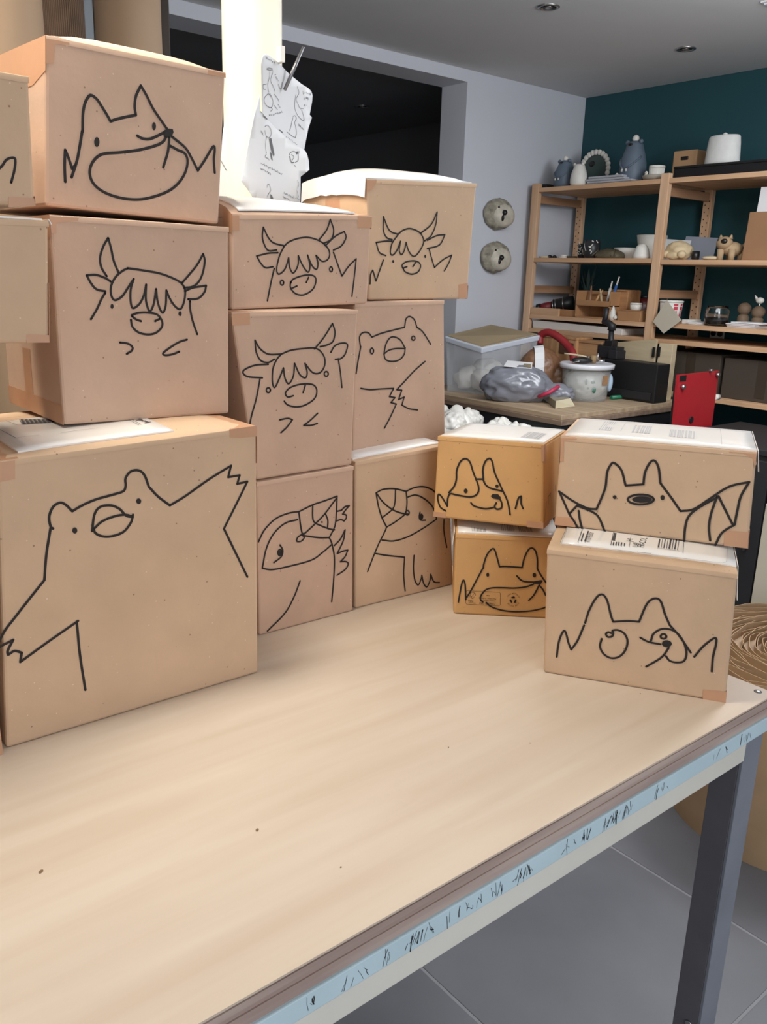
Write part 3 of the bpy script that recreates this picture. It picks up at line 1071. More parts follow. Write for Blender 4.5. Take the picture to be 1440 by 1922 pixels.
J_.draw((420, 300, 2.88), [
    [(715, 1155), (725, 1090), (740, 1010)], [(738, 1008), (733, 960), (750, 935), (780, 935), (800, 958)], [(800, 958), (860, 935), (977, 905)],
    [(977, 905), (985, 860), (1005, 847), (1030, 865), (1043, 905)], [(1043, 905), (1075, 930), (1118, 997)], [(865, 1050), (875, 1000), (895, 965), (920, 957), (955, 975), (980, 1020)],
    [(865, 1050), (890, 1030), (930, 1020), (980, 1020)], [(980, 1015), (975, 1050), (950, 1080), (910, 1090), (875, 1080), (865, 1050)], ('ring', (800, 1033, 9, 15)), ('ring', (1024, 964, 9, 11)),
    [(740, 1235), (790, 1242), (850, 1238), (918, 1235)], [(918, 1235), (895, 1280)], [(895, 1280), (925, 1285)], [(925, 1285), (903, 1312)], [(903, 1312), (932, 1320)], [(932, 1320), (900, 1390), (868, 1450)],
    [(1087, 1090), (1030, 1140), (970, 1205)], [(970, 1205), (935, 1242)], [(935, 1242), (962, 1245)], [(962, 1245), (945, 1295)], [(945, 1295), (975, 1282)], [(975, 1282), (962, 1325)], [(962, 1325), (1000, 1345), (1047, 1352)]])
G_ = Carton('low brown box with a fringed cow waving one hoof, topmost of the middle stack', ((434.5, 582), (690, 570), (436, 404), (698, 406)), plane=(1.230, 0), depth=0.24, wpx=3.1, m=KRAFT_PINK, dome=0.036, skew=0.75)
G_.draw((420, 300, 2.88), [
    [(285, 487), (240, 490), (215, 450), (208, 410), (213, 365)], [(213, 365), (240, 420), (270, 450), (328, 465)], [(292, 502), (240, 505), (177, 520)], [(177, 520), (200, 560), (225, 583), (265, 578)],
    [(272, 588), (255, 660), (235, 762)], [(325, 468), (300, 520), (285, 590), (297, 618), (330, 590), (350, 530)], [(350, 530), (355, 580), (375, 612), (400, 570), (402, 518)],
    [(402, 518), (425, 570), (455, 607), (465, 570), (452, 515)], [(452, 515), (475, 570), (500, 592), (508, 560), (498, 517)],
    [(498, 517), (530, 548), (560, 540), (572, 510), (560, 475), (520, 440), (460, 420), (400, 425), (350, 445), (325, 468)], [(512, 435), (555, 380), (575, 322)], [(575, 322), (593, 380), (580, 430), (538, 452)],
    [(548, 465), (600, 415), (650, 388)], [(650, 388), (660, 420), (635, 465), (592, 488)], [(592, 500), (615, 565), (638, 628)], [(638, 628), (675, 575), (715, 535)], [(715, 535), (705, 630), (692, 738)],
    [(360, 668), (375, 645), (430, 625), (480, 625), (498, 650), (480, 700), (430, 730), (385, 722), (360, 690), (360, 660)], [(360, 698), (395, 682)], [(458, 635), (445, 663)], ('ring', (314, 664, 9, 13)), ('ring', (579, 592, 8, 13))])
G_.corner_tape([(436, 404), (449, 404), (449, 433), (436, 433)], 0.5, (0.0, 0.06), 'L', 0.12, (0.80, 1.0))
G_.corner_tape([(671, 406), (698, 407), (696, 428), (671, 428)], 0.3, (0.90, 1.0), 'R', 0.1, (0.85, 1.0))
G_.pouch(0.05, 0.88, 0.02, 0.95)
H_ = Carton('tall brown box with a cow raising both hooves, above the clasped bear', ((692, 563), (877, 561), (688, 337), (895, 346)), plane=(1.276, 0), depth=0.205, wpx=2.9, m=KRAFT, dome=0.027, skew=0.4)
H_.draw((420, 300, 2.88), [
    [(910, 432), (880, 420), (862, 380), (863, 308)], [(863, 308), (885, 365), (905, 390), (940, 402)], [(908, 440), (870, 440), (823, 447)], [(823, 447), (840, 500), (875, 518)],
    [(945, 400), (910, 450), (900, 500), (912, 515), (935, 490), (955, 440)], [(955, 440), (948, 490), (960, 512), (975, 490), (985, 447)],
    [(985, 447), (1000, 495), (1028, 522), (1060, 490), (1080, 440), (1060, 395), (1010, 372), (970, 380), (945, 400)], [(1062, 398), (1120, 350), (1153, 282)], [(1153, 282), (1145, 350), (1120, 410), (1085, 438)],
    [(1100, 435), (1150, 410), (1195, 405)], [(1195, 405), (1165, 460), (1100, 480)], [(1110, 485), (1125, 540), (1138, 582)], [(1138, 582), (1185, 540), (1232, 515)], [(1232, 515), (1215, 560), (1192, 600)],
    [(862, 542), (845, 590), (822, 655)], [(822, 655), (805, 597)], [(805, 597), (793, 620), (790, 670)], [(970, 590), (963, 570), (990, 550), (1040, 548), (1063, 570), (1050, 605), (1015, 618), (980, 605), (968, 585)],
    [(990, 578), (968, 585)], [(1040, 550), (1022, 577)], ('fill', ell(915, 549, 6, 8)), ('fill', ell(1088, 522, 5, 9))])
H_.corner_tape([(861, 534), (878, 531), (876.5, 560), (861, 561)], 0.0, None, 'R', 0.12, (0.0, 0.12))
H_.corner_tape([(688, 338), (707, 338), (706, 344), (698, 356), (688, 360)], 0.25, (0.0, 0.08))
H_.pouch(0.0, 0.95, 0.0, 0.99, drape_left=0.032, wavy=0.07)
H_.tape([([H_.left(0.40, 0.62), H_.left(0.63, 0.62), H_.left(0.63, 0.82), H_.left(0.40, 0.82)], -H_.u)])

# ---- the four small boxes on the right
N_ = Carton('small tan box with a fox and printed recycling marks, under the spotted dog box', ((851, 1152), (1045, 1162), (855, 1003), (1050, 1013)), z=ZT, depth=0.165, wpx=3.1, m=KRAFT_GOLD, lift=0.013)
N_.draw((840, 980, 7.2), [
    [(148, 1078), (165, 980), (190, 850), (208, 792), (225, 790), (240, 850), (245, 940), (248, 1045)], [(260, 1015), (320, 920), (400, 770), (485, 610)],
    [(485, 620), (490, 570), (530, 450), (580, 380), (620, 357), (645, 390), (680, 510), (703, 600)], [(703, 600), (800, 598), (1008, 612)],
    [(1008, 612), (1040, 480), (1090, 380), (1140, 348), (1190, 390), (1215, 500), (1215, 630)], [(1215, 630), (1260, 710), (1325, 805), (1380, 870)], [(938, 725), (1000, 785), (1070, 805), (1160, 808)],
    ('fill', [(1155, 800), (1270, 780), (1290, 795), (1260, 835), (1160, 830)]),
    [(1160, 840), (1050, 875), (900, 890), (740, 885), (600, 888), (510, 920), (450, 1000), (450, 1050), (478, 1075)], [(525, 1085), (590, 1140), (720, 1185), (880, 1208), (1060, 1205), (1200, 1185), (1330, 1145), (1400, 1060), (1400, 980)],
    [(1240, 850), (1170, 980), (1100, 1055)], [(1240, 850), (1290, 910), (1330, 990)], ('fill', ell(545, 710, 20, 27)), ('fill', ell(1175, 714, 26, 31))])
# printed certification panel and recycling mark
f = (840, 980, 7.2)


def NP(x, y):
    return N_.P(840 + x / 7.2, 980 + y / 7.2)


b = MB()
w = 0.0006
rr = [(265, 925), (700, 948), (716, 962), (714, 1115), (698, 1130), (262, 1108), (246, 1092), (248, 940), (265, 925)]
b.ribbon([NP(*q) for q in rr], N_.n, w)
tree = [(330, 1030), (330, 1010), (300, 1008), (300, 990), (315, 985), (305, 970), (318, 950), (345, 948), (375, 960), (380, 985), (370, 1010), (350, 1012), (350, 1030), (330, 1032)]
b.ribbon([NP(*q) for q in tree], N_.n, w)
b.ribbon([NP(*q) for q in ((312, 1000), (325, 1008), (372, 955))], N_.n, w)
b.ribbon([NP(285, 1090), NP(380, 1094)], N_.n, 0.0009)
ud = NP(700, 948) - NP(265, 925)
vd = NP(265, 925) - NP(262, 1108)
hpx = float(np.linalg.norm(vd)) / 183.0
for body, x, y, h in (('FSC', 280, 1074, 40), ('MIX', 528, 1000, 26), ('Packaging | Supporting', 425, 1030, 24), ('responsible forestry', 440, 1060, 24), ('FSC C108827', 432, 1105, 36)):
    text_mesh(b, body, NP(x, y), ud, vd, hpx * h * 1.0)
cx, cy = 888, 1050
for k in range(3):
    a0 = math.radians(-90 + 120 * k)
    p = lambda r, da: NP(cx + r * math.cos(a0 + math.radians(da)), cy + r * math.sin(a0 + math.radians(da)))
    b.face([q + N_.n * 0.0008 for q in (p(48, -38), p(50, 10), p(26, 14), p(24, -40))])
    b.face([q + N_.n * 0.0008 for q in (p(58, 8), p(42, 48), p(18, 12))])
for body, r0, span, flip in (('100% RECYCLED', 80, (-150, -30), 1), ('RECYCLABLE', 92, (150, 35), -1)):
    for i, ch in enumerate(body):
        th = math.radians(span[0] + (span[1] - span[0]) * i / (len(body) - 1))
        p0 = NP(cx + r0 * math.cos(th), cy + r0 * math.sin(th))
        rad = p0 - NP(cx, cy)
        tan = np.cross(N_.n, rad) * -1
        if ch != ' ':
            text_mesh(b, ch, p0, np.cross(rad, N_.n) if flip < 0 else np.cross(rad, N_.n) * -1 * -1, rad, hpx * 24) if flip > 0 else text_mesh(b, ch, p0, np.cross(N_.n, rad), -rad, hpx * 24)
b.build('printed_marks', INK, N_.root)['kind'] = 'stuff'
N_.pouch(0.02, 1.0, 0.02, 0.95, drape_left=0.022, wavy=0.15, ink=FAINT, marks=(('bars', 0.16, 0.30, 0.05, 0.6, 3), ('bars', 0.45, 0.58, 0.1, 0.5, 5), ('bars', 0.62, 0.75, 0.1, 0.3, 6)))

M_ = Carton('small golden brown box with a spotted dog, balanced on the small fox box', ((813, 970), (1020, 993), (822, 820), (1021.5, 835)), plane=(1.136, -64, 1.064), depth=0.165, wpx=3.4, m=KRAFT_GOLD)
M_.draw((800, 780, 2.25), [
    [(97, 325), (118, 300), (128, 270), (130, 230), (145, 195), (165, 182), (185, 195), (200, 240), (222, 300), (215, 332), (185, 343), (130, 335), (103, 330), (92, 350), (90, 382)],
    [(90, 382), (70, 348), (55, 332), (50, 350), (60, 385), (83, 402)], [(210, 268), (243, 268)], [(243, 268), (240, 230), (250, 195), (268, 181), (280, 195), (290, 240), (312, 290), (322, 312)],
    [(240, 235), (245, 280), (270, 305), (320, 318)], [(322, 312), (340, 350), (350, 385), (355, 418)], [(378, 392), (390, 350), (402, 340)], [(402, 340), (402, 370), (410, 392)],
    ('fill', [(273, 340), (282, 331), (305, 332), (316, 345), (308, 354), (285, 350)]), [(310, 348), (320, 370), (318, 390), (300, 395), (290, 385), (297, 368)], [(190, 368), (205, 382), (250, 393), (285, 388)],
    ('fill', ell(168, 318, 8, 10)), ('fill', ell(300, 298, 7, 7))])
M_.corner_tape([(814, 960), (837, 963), (837, 972), (813, 969.5)], 0.0)
M_.corner_tape([(989, 977), (1020, 981), (1020, 992.5), (989, 989)], 0.0, None, 'R', 0.25, (0.0, 0.06))
M_.corner_tape([(1016, 836), (1021.5, 836), (1021, 866), (1016.5, 866)], 0.0, None, 'R', 0.08, (0.78, 1.0))
M_.pouch(0.03, 0.99, 0.02, 0.97, ink=FAINT, marks=(('bars', 0.75, 0.92, 0.15, 0.5, 3), ('line', 0.1, 0.2, 0.5, 0.2, 0.0006), ('line', 0.1, 0.35, 0.45, 0.35, 0.0006)))
b = MB()
for s0, t0, s1, t1 in ((0.18, 0.34, 0.3, 0.36), (0.3, 0.36, 0.26, 0.27), (0.2, 0.33, 0.2, 0.25), (0.5, 0.42, 0.52, 0.33), (0.12, 0.3, 0.02, 0.05)):
    b.ribbon([M_.right(s0, t0), M_.right(s1, t1)], M_.u, 0.0012)
b.build('printed_marks', INK, M_.root)['kind'] = 'stuff'

P_ = Carton('brown box with a masked fox with spiral eyes, front right under the bat box', ((1020, 1262), (1362, 1319), (1027, 1032), (1385, 1079)), z=ZT, depth=0.30, wpx=3.9, lift=0.008)
P_.draw((800, 780, 2.25), [
    [(552, 1018), (560, 960), (573, 922), (585, 908), (593, 925), (602, 960), (613, 988)], [(613, 988), (640, 950), (668, 885)], [(672, 875), (690, 820), (720, 768), (745, 755), (765, 780), (780, 840), (790, 870)],
    [(790, 870), (850, 867), (900, 870)], [(900, 870), (930, 800), (955, 775), (980, 773), (995, 792), (1010, 840), (1030, 885)], [(1030, 885), (1070, 930), (1118, 1000)],
    [(782, 918), (770, 914), (760, 922), (768, 934), (785, 932), (791, 918), (788, 908), (810, 905), (838, 920), (851, 952), (842, 990), (815, 1018), (780, 1023), (750, 1005), (735, 975), (742, 942)],
    [(905, 937), (940, 955), (990, 965)], ('fill', ell(1017, 963, 21, 15)), [(950, 950), (962, 920), (1000, 900), (1050, 910), (1085, 950), (1100, 1000), (1090, 1035), (1060, 1042), (1030, 1035), (1013, 1015)],
    ('ring', (1003, 932, 12, 10)), [(1025, 980), (995, 1020), (930, 1060)], [(1133, 1018), (1170, 975), (1212, 942), (1226, 942), (1224, 970), (1212, 1020), (1207, 1080)]])
P_.corner_tape([(1320, 1294), (1364, 1298), (1362.5, 1319), (1319, 1312)], 0.0, None, 'R', 0.12, (0.0, 0.09))
P_.pouch(0.06, 1.0, 0.10, 0.97, drape_right=0.045, wavy=0.2, marks=(
    ('rule', ((1063.5, 996), (1052, 1024), (1053, 1028.5), (1060, 1030), (1200, 1047), (1355, 1064.5), (1363, 1063), (1364, 1030)), 0.0007),
    ('rule', ((1084, 1025), (1092.5, 1001)), 0.0008), ('rule', ((1145.6, 1031), (1151, 1006)), 0.0008), ('rule', ((1180, 1034.5), (1184.5, 1010)), 0.0006), ('rule', ((1281, 1046), (1283, 1021)), 0.0006),
    ('text', '8110 FUSSY', (1106, 1025), (1116.5, 1004), 0.0105), ('text', 'J+2', (1185.5, 1024.5), (1191, 1010), 0.0125), ('text', '11AJ', (1196, 1035.5), (1202, 1018), 0.0125), ('text', 'FR-COL', (1207.5, 1035.5), (1216, 1014), 0.0150),
    ('rule', ((1097, 1024), (1104, 1004)), 0.0022), ('rule', ((1090, 1023), (1095, 1008)), 0.0016), ('rule', ((1151, 1022), (1155, 1005)), 0.0045), ('rule', ((1150, 1031), (1151.5, 1025)), 0.0018), ('rule', ((1155, 1031.5), (1156.5, 1025)), 0.0018),
    ('rule', ((1160, 1031.5), (1161.5, 1025)), 0.0018), ('rule', ((1165, 1032), (1166.5, 1026)), 0.0018), ('rule', ((1171, 1032.5), (1172, 1027)), 0.0018),
    *[('rule', ((1235 + k * 5.1, 1035 + k * 0.68), (1239 + k * 5.1, 1013 + k * 0.68)), (0.0022, 0.0008, 0.0016, 0.0010, 0.0026, 0.0012, 0.0020, 0.0009)[k]) for k in range(8)],
    ('rule', ((1233, 1036.5), (1275, 1042)), 0.0009), ('rule', ((1158, 1040), (1185, 1043)), 0.0012), ('rule', ((1195, 1044), (1222, 1047)), 0.0012)))
O_ = Carton('tan box with a bat spreading its wings, on top at the far right', ((1041, 985), (1404, 1030), (1053, 820), (1421, 851)), z=1.080, depth=0.20, wpx=4.2)
O_.draw((800, 780, 2.25), [
    [(562, 320), (620, 360), (680, 390), (720, 395)], [(562, 320), (585, 370), (605, 415), (625, 445), (642, 475)], [(605, 415), (638, 380)], [(638, 380), (700, 405), (730, 430), (755, 490)], [(645, 402), (650, 440), (660, 480)],
    [(720, 395), (740, 350), (758, 300), (765, 240), (780, 208), (795, 200), (825, 230), (843, 295)], [(843, 295), (918, 290)], [(918, 290), (925, 240), (945, 200), (965, 190), (982, 220), (990, 285)], [(990, 285), (1035, 345), (1075, 403)],
    [(1075, 403), (1130, 395), (1200, 350), (1280, 300), (1365, 280)], [(1365, 280), (1330, 340), (1315, 400), (1303, 460)], [(1303, 460), (1250, 495), (1222, 546)], [(1230, 340), (1205, 410), (1195, 470), (1200, 527)],
    [(1235, 340), (1265, 400), (1298, 465)], [(1230, 345), (1150, 390), (1110, 425), (1095, 470), (1090, 530)], ('ring', (907, 354, 55, 21)), ('fill', ell(912, 354, 42, 14)), ('fill', ell(797, 344, 8, 8)), ('fill', ell(999, 346, 9, 11))])
O_.corner_tape([(1053, 822), (1083, 823), (1083, 826), (1059, 828), (1058, 866), (1051, 866)], 0.25, (0.0, 0.08), 'L', 0.1, (0.7, 1.0))
O_.corner_tape([(1369, 848), (1420, 852), (1417, 880), (1413, 860), (1395, 852), (1369, 850)], 0.2, (0.87, 1.0))
O_.corner_tape([(1043, 969), (1081, 973), (1080, 989.5), (1041, 985)], 0.0, None, 'L', 0.1, (0.0, 0.1))
O_.corner_tape([(1360, 995), (1406, 999), (1404, 1029.5), (1359, 1024)], 0.0, None, 'R', 0.15, (0.0, 0.2))
O_.pouch(0.02, 1.0, 0.03, 0.98, drape_right=0.028, wavy=0.25, ink=FAINT, marks=(('bars', 0.56, 0.70, 0.25, 0.6, 4), ('line', 0.30, 0.3, 0.30, 0.8, 0.0006), ('line', 0.83, 0.1, 0.83, 0.9, 0.0006), ('line', 0.1, 0.12, 0.8, 0.12, 0.0005),
    ('bars', 0.18, 0.25, 0.3, 0.8, 8), ('bars', 0.36, 0.46, 0.3, 0.7, 2)))

# ------------------------------------------------------------------ the column and the sheets pinned to it
COLUMN = mat('cream_column_paint', (226, 220, 200), 0.6, 0.02, 4, 0.08, 30)
ccx, ccy, cr = 0.978, 1.640, 0.0595
t = thing('column', 'round cream painted column rising behind the stacked boxes', 'column', (ccx, ccy, 0))
b = MB()
b.lathe((ccx, ccy, 0), [(cr, 0.0), (cr, 1.2), (cr, CEILZ)], 48)
b.build('shaft', COLUMN, t)
b = MB()
b.lathe((ccx, ccy, 0), [(cr + 0.012, 0.0), (cr + 0.012, 0.05), (cr + 0.004, 0.06)], 48)
b.build('base_ring', COLUMN, t)

# two drawing sheets hung from a clip on the right of the column
PN = np.array([0.40, -0.92, 0.0])
PN /= np.linalg.norm(PN)
PAPERCOL = mat('sketch_paper', (204, 205, 206), 0.75, 0.02, 8, 0.04, 30)
PENCIL = mat('soft_pencil', (92, 92, 96), 0.8, 0.0)
S6 = 1054 / 170.0


def sheet_pt(px, py, layer):
    x, y = 440 + px / S6, 80 + py / S6
    base = np.array([ccx, ccy, 0]) + PN * (cr + (0.034 if layer else 0.046))
    k = 0.010 * math.sin((px + 0.3 * py) / 190.0) + 0.006 * math.sin(py / 260.0 + layer * 1.7)
    if layer == 0:
        k += 0.012 * max(0.0, (260 - px) / 200.0)
    return onplane(x, y, base + PN * k, PN)


def make_sheet(name, label, outline, layer, strokes, group=None):
    bm = bmesh.new()
    vs = [bm.verts.new((px, py, 0)) for px, py in outline]
    bm.faces.new(vs)
    for ax, rng in (((1, 0, 0), range(100, 900, 80)), ((0, 1, 0), range(160, 1880, 120))):
        for q in rng:
            co = (q, 0, 0) if ax[0] else (0, q, 0)
            bmesh.ops.bisect_plane(bm, geom=list(bm.verts) + list(bm.edges) + list(bm.faces), plane_co=co, plane_no=ax)
    bmesh.ops.triangulate(bm, faces=bm.faces)
    mb = MB()
    mp = {}
    mp2 = {}
    for v in bm.verts:
        p = sheet_pt(v.co.x, v.co.y, layer)
        mp[v] = mb._v(p)
        mp2[v] = mb._v(p - PN * 0.0008)
    for f in bm.faces:
        mb.bm.faces.new([mp[v] for v in f.verts]).smooth = True
        mb.bm.faces.new([mp2[v] for v in reversed(f.verts)])
    for e in bm.edges:
        if len(e.link_faces) == 1:
            a, c = e.verts
            mb.bm.faces.new([mp[a], mp[c], mp2[c], mp2[a]])
    bmesh.ops.recalc_face_normals(mb.bm, faces=mb.bm.faces)
    bm.free()
    o = mb.build(name, PAPERCOL)
    tag(o, label, 'paper', group)
    mb = MB()
    for st in strokes:
        w = 0.0010
        if st[0] == 'fill':
            mb.face([sheet_pt(x, y, layer) + PN * 0.0012 for x, y in st[1]])
            continue
        if st[0] == 'thick':
            w, st = 0.0022, st[1]
        mb.ribbon([sheet_pt(x, y, layer) for x, y in catmull(st, 4)], PN, w, 0.0010, False)
    s = mb.build('pencil_sketch', PENCIL, None)
    s['kind'] = 'stuff'
    s.parent = o
    s.location = Vector(s.location) - Vector(o.location)
    return o


def scribble(x0, y0, x1, y1, n, h, rr):
    out, k = [], 0
    for i in range(n):
        f = i / max(1, n - 1)
        x, y = x0 + (x1 - x0) * f, y0 + (y1 - y0) * f
        out.append([(x + rr.uniform(-4, 4), y - h * rr.uniform(.2, 1)), (x + rr.uniform(2, 9), y + h * rr.uniform(-.3, .5)), (x + rr.uniform(4, 14), y - h * rr.uniform(0, .7))])
    return out


rr = random.Random(5)
up = [[(375, 312), (410, 320), (440, 318), (440, 360), (425, 400), (420, 450), (450, 510), (470, 570)], [(375, 305), (395, 295), (440, 305)], [(408, 330), (405, 400), (385, 480), (390, 540), (398, 580)],
      [(330, 490), (380, 480)], [(330, 490), (335, 540), (365, 545)], [(390, 595), (350, 640), (345, 690), (380, 740), (430, 755), (445, 690), (425, 620), (390, 595)], [(410, 590), (420, 640)],
      [(460, 600), (500, 650), (515, 690)], [(460, 730), (500, 780)], [(420, 750), (440, 780), (415, 800)], [(730, 510), (735, 540), (745, 560), (745, 600), (715, 660), (740, 720), (760, 760), (800, 770)],
      [(715, 600), (705, 650), (700, 760), (730, 840), (790, 905), (810, 890), (780, 780)], [(680, 860), (700, 850), (720, 880), (700, 930), (715, 1000), (720, 1060), (705, 1100)], [(680, 870), (660, 960), (640, 1030)],
      [(610, 1040), (660, 1080), (715, 1112)], ('thick', [(520, 1015), (560, 1050)]), [(500, 1080), (540, 1050)], [(505, 480), (520, 520), (540, 540), (555, 460)]]
up += scribble(365, 180, 455, 235, 6, 24, rr) + scribble(795, 590, 880, 605, 5, 30, rr) + scribble(810, 650, 850, 655, 3, 26, rr) + scribble(810, 730, 830, 735, 2, 22, rr) + scribble(465, 380, 500, 445, 4, 14, rr)
up += scribble(400, 850, 545, 815, 7, 22, rr) + scribble(745, 960, 790, 1010, 4, 22, rr) + scribble(500, 720, 520, 750, 3, 12, rr)
make_sheet('sketch_sheet', 'crumpled upper sheet of bird sketches clipped to the column', [(312, 240), (330, 165), (348, 140), (372, 132), (400, 145), (510, 228), (630, 357), (780, 480), (860, 530), (895, 565), (910, 610), (905, 690), (877, 838), (903, 872), (862, 1000), (835, 1130), (808, 1280), (640, 1290), (420, 1150), (330, 900), (322, 700)], 1, up, 'sketch sheets on the column')
lo = [[(300, 800), (380, 890)], [(350, 980), (380, 960), (415, 1000), (425, 1060), (400, 1110), (365, 1080), (350, 1020)], [(370, 1090), (360, 1200), (370, 1290)], ('fill', [(402, 1118), (425, 1112), (440, 1200), (462, 1300), (455, 1325), (430, 1270)]),
      ('fill', [(412, 1270), (430, 1290), (442, 1378), (425, 1350)]), [(370, 1300), (355, 1330), (390, 1350), (400, 1370)], [(635, 1310), (650, 1280), (690, 1265), (740, 1290), (752, 1260)], ('thick', [(640, 1320), (660, 1390), (690, 1395)]),
      ('fill', [(715, 1270), (740, 1262), (738, 1290), (718, 1300)]), [(660, 1300), (690, 1330), (670, 1370)], [(690, 1420), (715, 1450)], [(740, 1290), (740, 1370), (700, 1395)], [(380, 1690), (385, 1650), (405, 1660), (420, 1720), (395, 1760), (382, 1800)],
      ('fill', [(410, 1760), (435, 1780), (465, 1866), (432, 1866)]), [(690, 1855), (768, 1884)], [(730, 1600), (745, 1640), (735, 1700)], [(725, 1720), (745, 1800)], ('thick', [(330, 850), (378, 892)])]
lo += scribble(305, 1410, 540, 1535, 12, 26, rr) + scribble(305, 1470, 410, 1530, 7, 22, rr) + scribble(570, 1750, 740, 1830, 10, 22, rr) + scribble(570, 1800, 640, 1840, 5, 22, rr) + scribble(600, 1100, 715, 1185, 8, 16, rr) + scribble(305, 1030, 330, 1080, 4, 14, rr)
make_sheet('sketch_sheet', 'lower sheet of animal sketches hanging under the first, its left side curled forward', [(300, 600), (230, 860), (150, 1260), (80, 1610), (180, 1740), (280, 1900), (380, 1960), (768, 1960), (772, 1560), (873, 1480), (868, 1380), (850, 1310), (828, 1262), (740, 1205), (660, 1150), (505, 1015), (380, 890), (300, 790)], 0, lo, 'sketch sheets on the column')
# the clip: two slim metal arms
t0 = sheet_pt(556, 552, 1) + PN * 0.006
t1 = sheet_pt(705, 62, 1) + PN * 0.02
clip = thing('metal_clip', 'slim steel clip with two long arms holding the sketch sheets', 'clip', t0)
b = MB()
b.tube([t0, t0 + (t1 - t0) * 0.5, t1], [0.0035, 0.004, 0.0028], 8)
b.build('arm', mat('grey_metal_clip', (128, 128, 130), 0.35, 0.05, 8, metal=0.7), clip)
a0, a1 = sheet_pt(520, 240, 1) + PN * 0.002, sheet_pt(525, 42, 1) + PN * 0.004
b = MB()
b.span(np.array([-0.0032, -0.0032, 0]) + np.minimum(a0, a1), np.array([0.0032, 0.0032, 0]) + np.maximum(a0, a1))
b.build('arm', CERAMIC, clip)
# another sheet sticking out behind the column's left side
cn = np.array([-0.5, -0.86, 0.0])
cp = np.array([ccx - 0.065, ccy + 0.01, 0])
b = MB()
out_l = [onplane(x, y, cp, cn) for x, y in ((427, 190), (436, 188), (438, 392), (410, 392), (412, 330), (418, 250))]
b.prism(out_l, -cn, 0.0015)
o = b.build('paper_sheet', PAPER)
tag(o, 'creased white paper sheet showing at the left side of the cream column', 'paper')
b = MB()
b.ribbon([onplane(x, y, cp, cn) for x, y in ((414, 300), (424, 318), (434, 330))], cn, 0.0012, 0.0008, False)
o2 = b.build('crease', PENCIL)
o2.parent = o
o2.location = Vector(o2.location) - Vector(o.location)

# ------------------------------------------------------------------ rolls and boards standing at the back left
CORR = corrugated('corrugated_kraft', (134, 108, 88), (98, 78, 64), 58)
KRAFT_ROLL = mat('kraft_roll_skin', (158, 134, 110), 0.85, 0.06, 5, 0.08, 90)


def roll(label, c, r, z0, z1, m, group, spiral=True, turns=9, jag=0.0, core=0.25):
    t = thing('cardboard_roll', label, 'roll', (c[0], c[1], z0), group)
    bm = bmesh.new()
    uvl = bm.loops.layers.uv.new('UVMap')
    seg = 64
    lo = [bm.verts.new((c[0] + r * math.cos(2 * math.pi * k / seg), c[1] + r * math.sin(2 * math.pi * k / seg), z0)) for k in range(seg)]
    hi = [bm.verts.new((v.co.x, v.co.y, z1)) for v in lo]
    for k in range(seg):
        f = bm.faces.new((lo[k], lo[(k + 1) % seg], hi[(k + 1) % seg], hi[k]))
        f.smooth = True
        for l, u in zip(f.loops, ((k, 0), (k + 1, 0), (k + 1, 1), (k, 1))):
            l[uvl].uv = (u[0] / seg * 2 * math.pi * r * 1.0, u[1] * (z1 - z0))
    mb = MB()
    mb.bm.free()
    mb.bm = bm
    mb.build('outer_sheet', m, t)
    # the wound layers seen at the end
    mb = MB()
    rd = random.Random(3)
    n = turns * 48
    prev = None
    for i in range(n + 1):
        th = 2 * math.pi * i / 48
        rr_ = r * (1 - (1 - core) * i / n) - 0.003
        wob = 1 + jag * 0.3 * noise.noise(Vector((math.cos(th) * 2, math.sin(th) * 2, i / 48.0)))
        rr_ *= wob
        dz = jag * 0.05 * noise.noise(Vector((th * 1.3, i / 31.0, 2.0)))
        p = (c[0] + rr_ * math.cos(th), c[1] + rr_ * math.sin(th))
        if prev is not None:
            mb.prism([(prev[0][0], prev[0][1], z1 - 0.06), (p[0], p[1], z1 - 0.06), (p[0], p[1], z1 - 0.002 + dz), (prev[0][0], prev[0][1], z1 - 0.002 + prev[1])],
                     (math.cos(th), math.sin(th), 0), 0.0015)
        prev = (p, dz)
    mb.build('wound_layers', m, t)
    mb = MB()
    mb.lathe((c[0], c[1], z1 - 0.03), [(r * 0.97, 0.0), (r * 0.97, 0.004)], 40)
    mb.build('inner_fill', KRAFT_ROLL, t)
    return t




def between(x0, x1, D):
    """centre and radius of an upright roll seen between two pixel columns, D from the camera"""
    a, c_ = ray(x0, 40)[:2], ray(x1, 40)[:2]
    a, c_ = a / np.linalg.norm(a), c_ / np.linalg.norm(c_)
    m_ = (a + c_) / np.linalg.norm(a + c_)
    return tuple(m_ * D), D * math.sin(math.acos(min(1, np.dot(a, c_))) / 2)


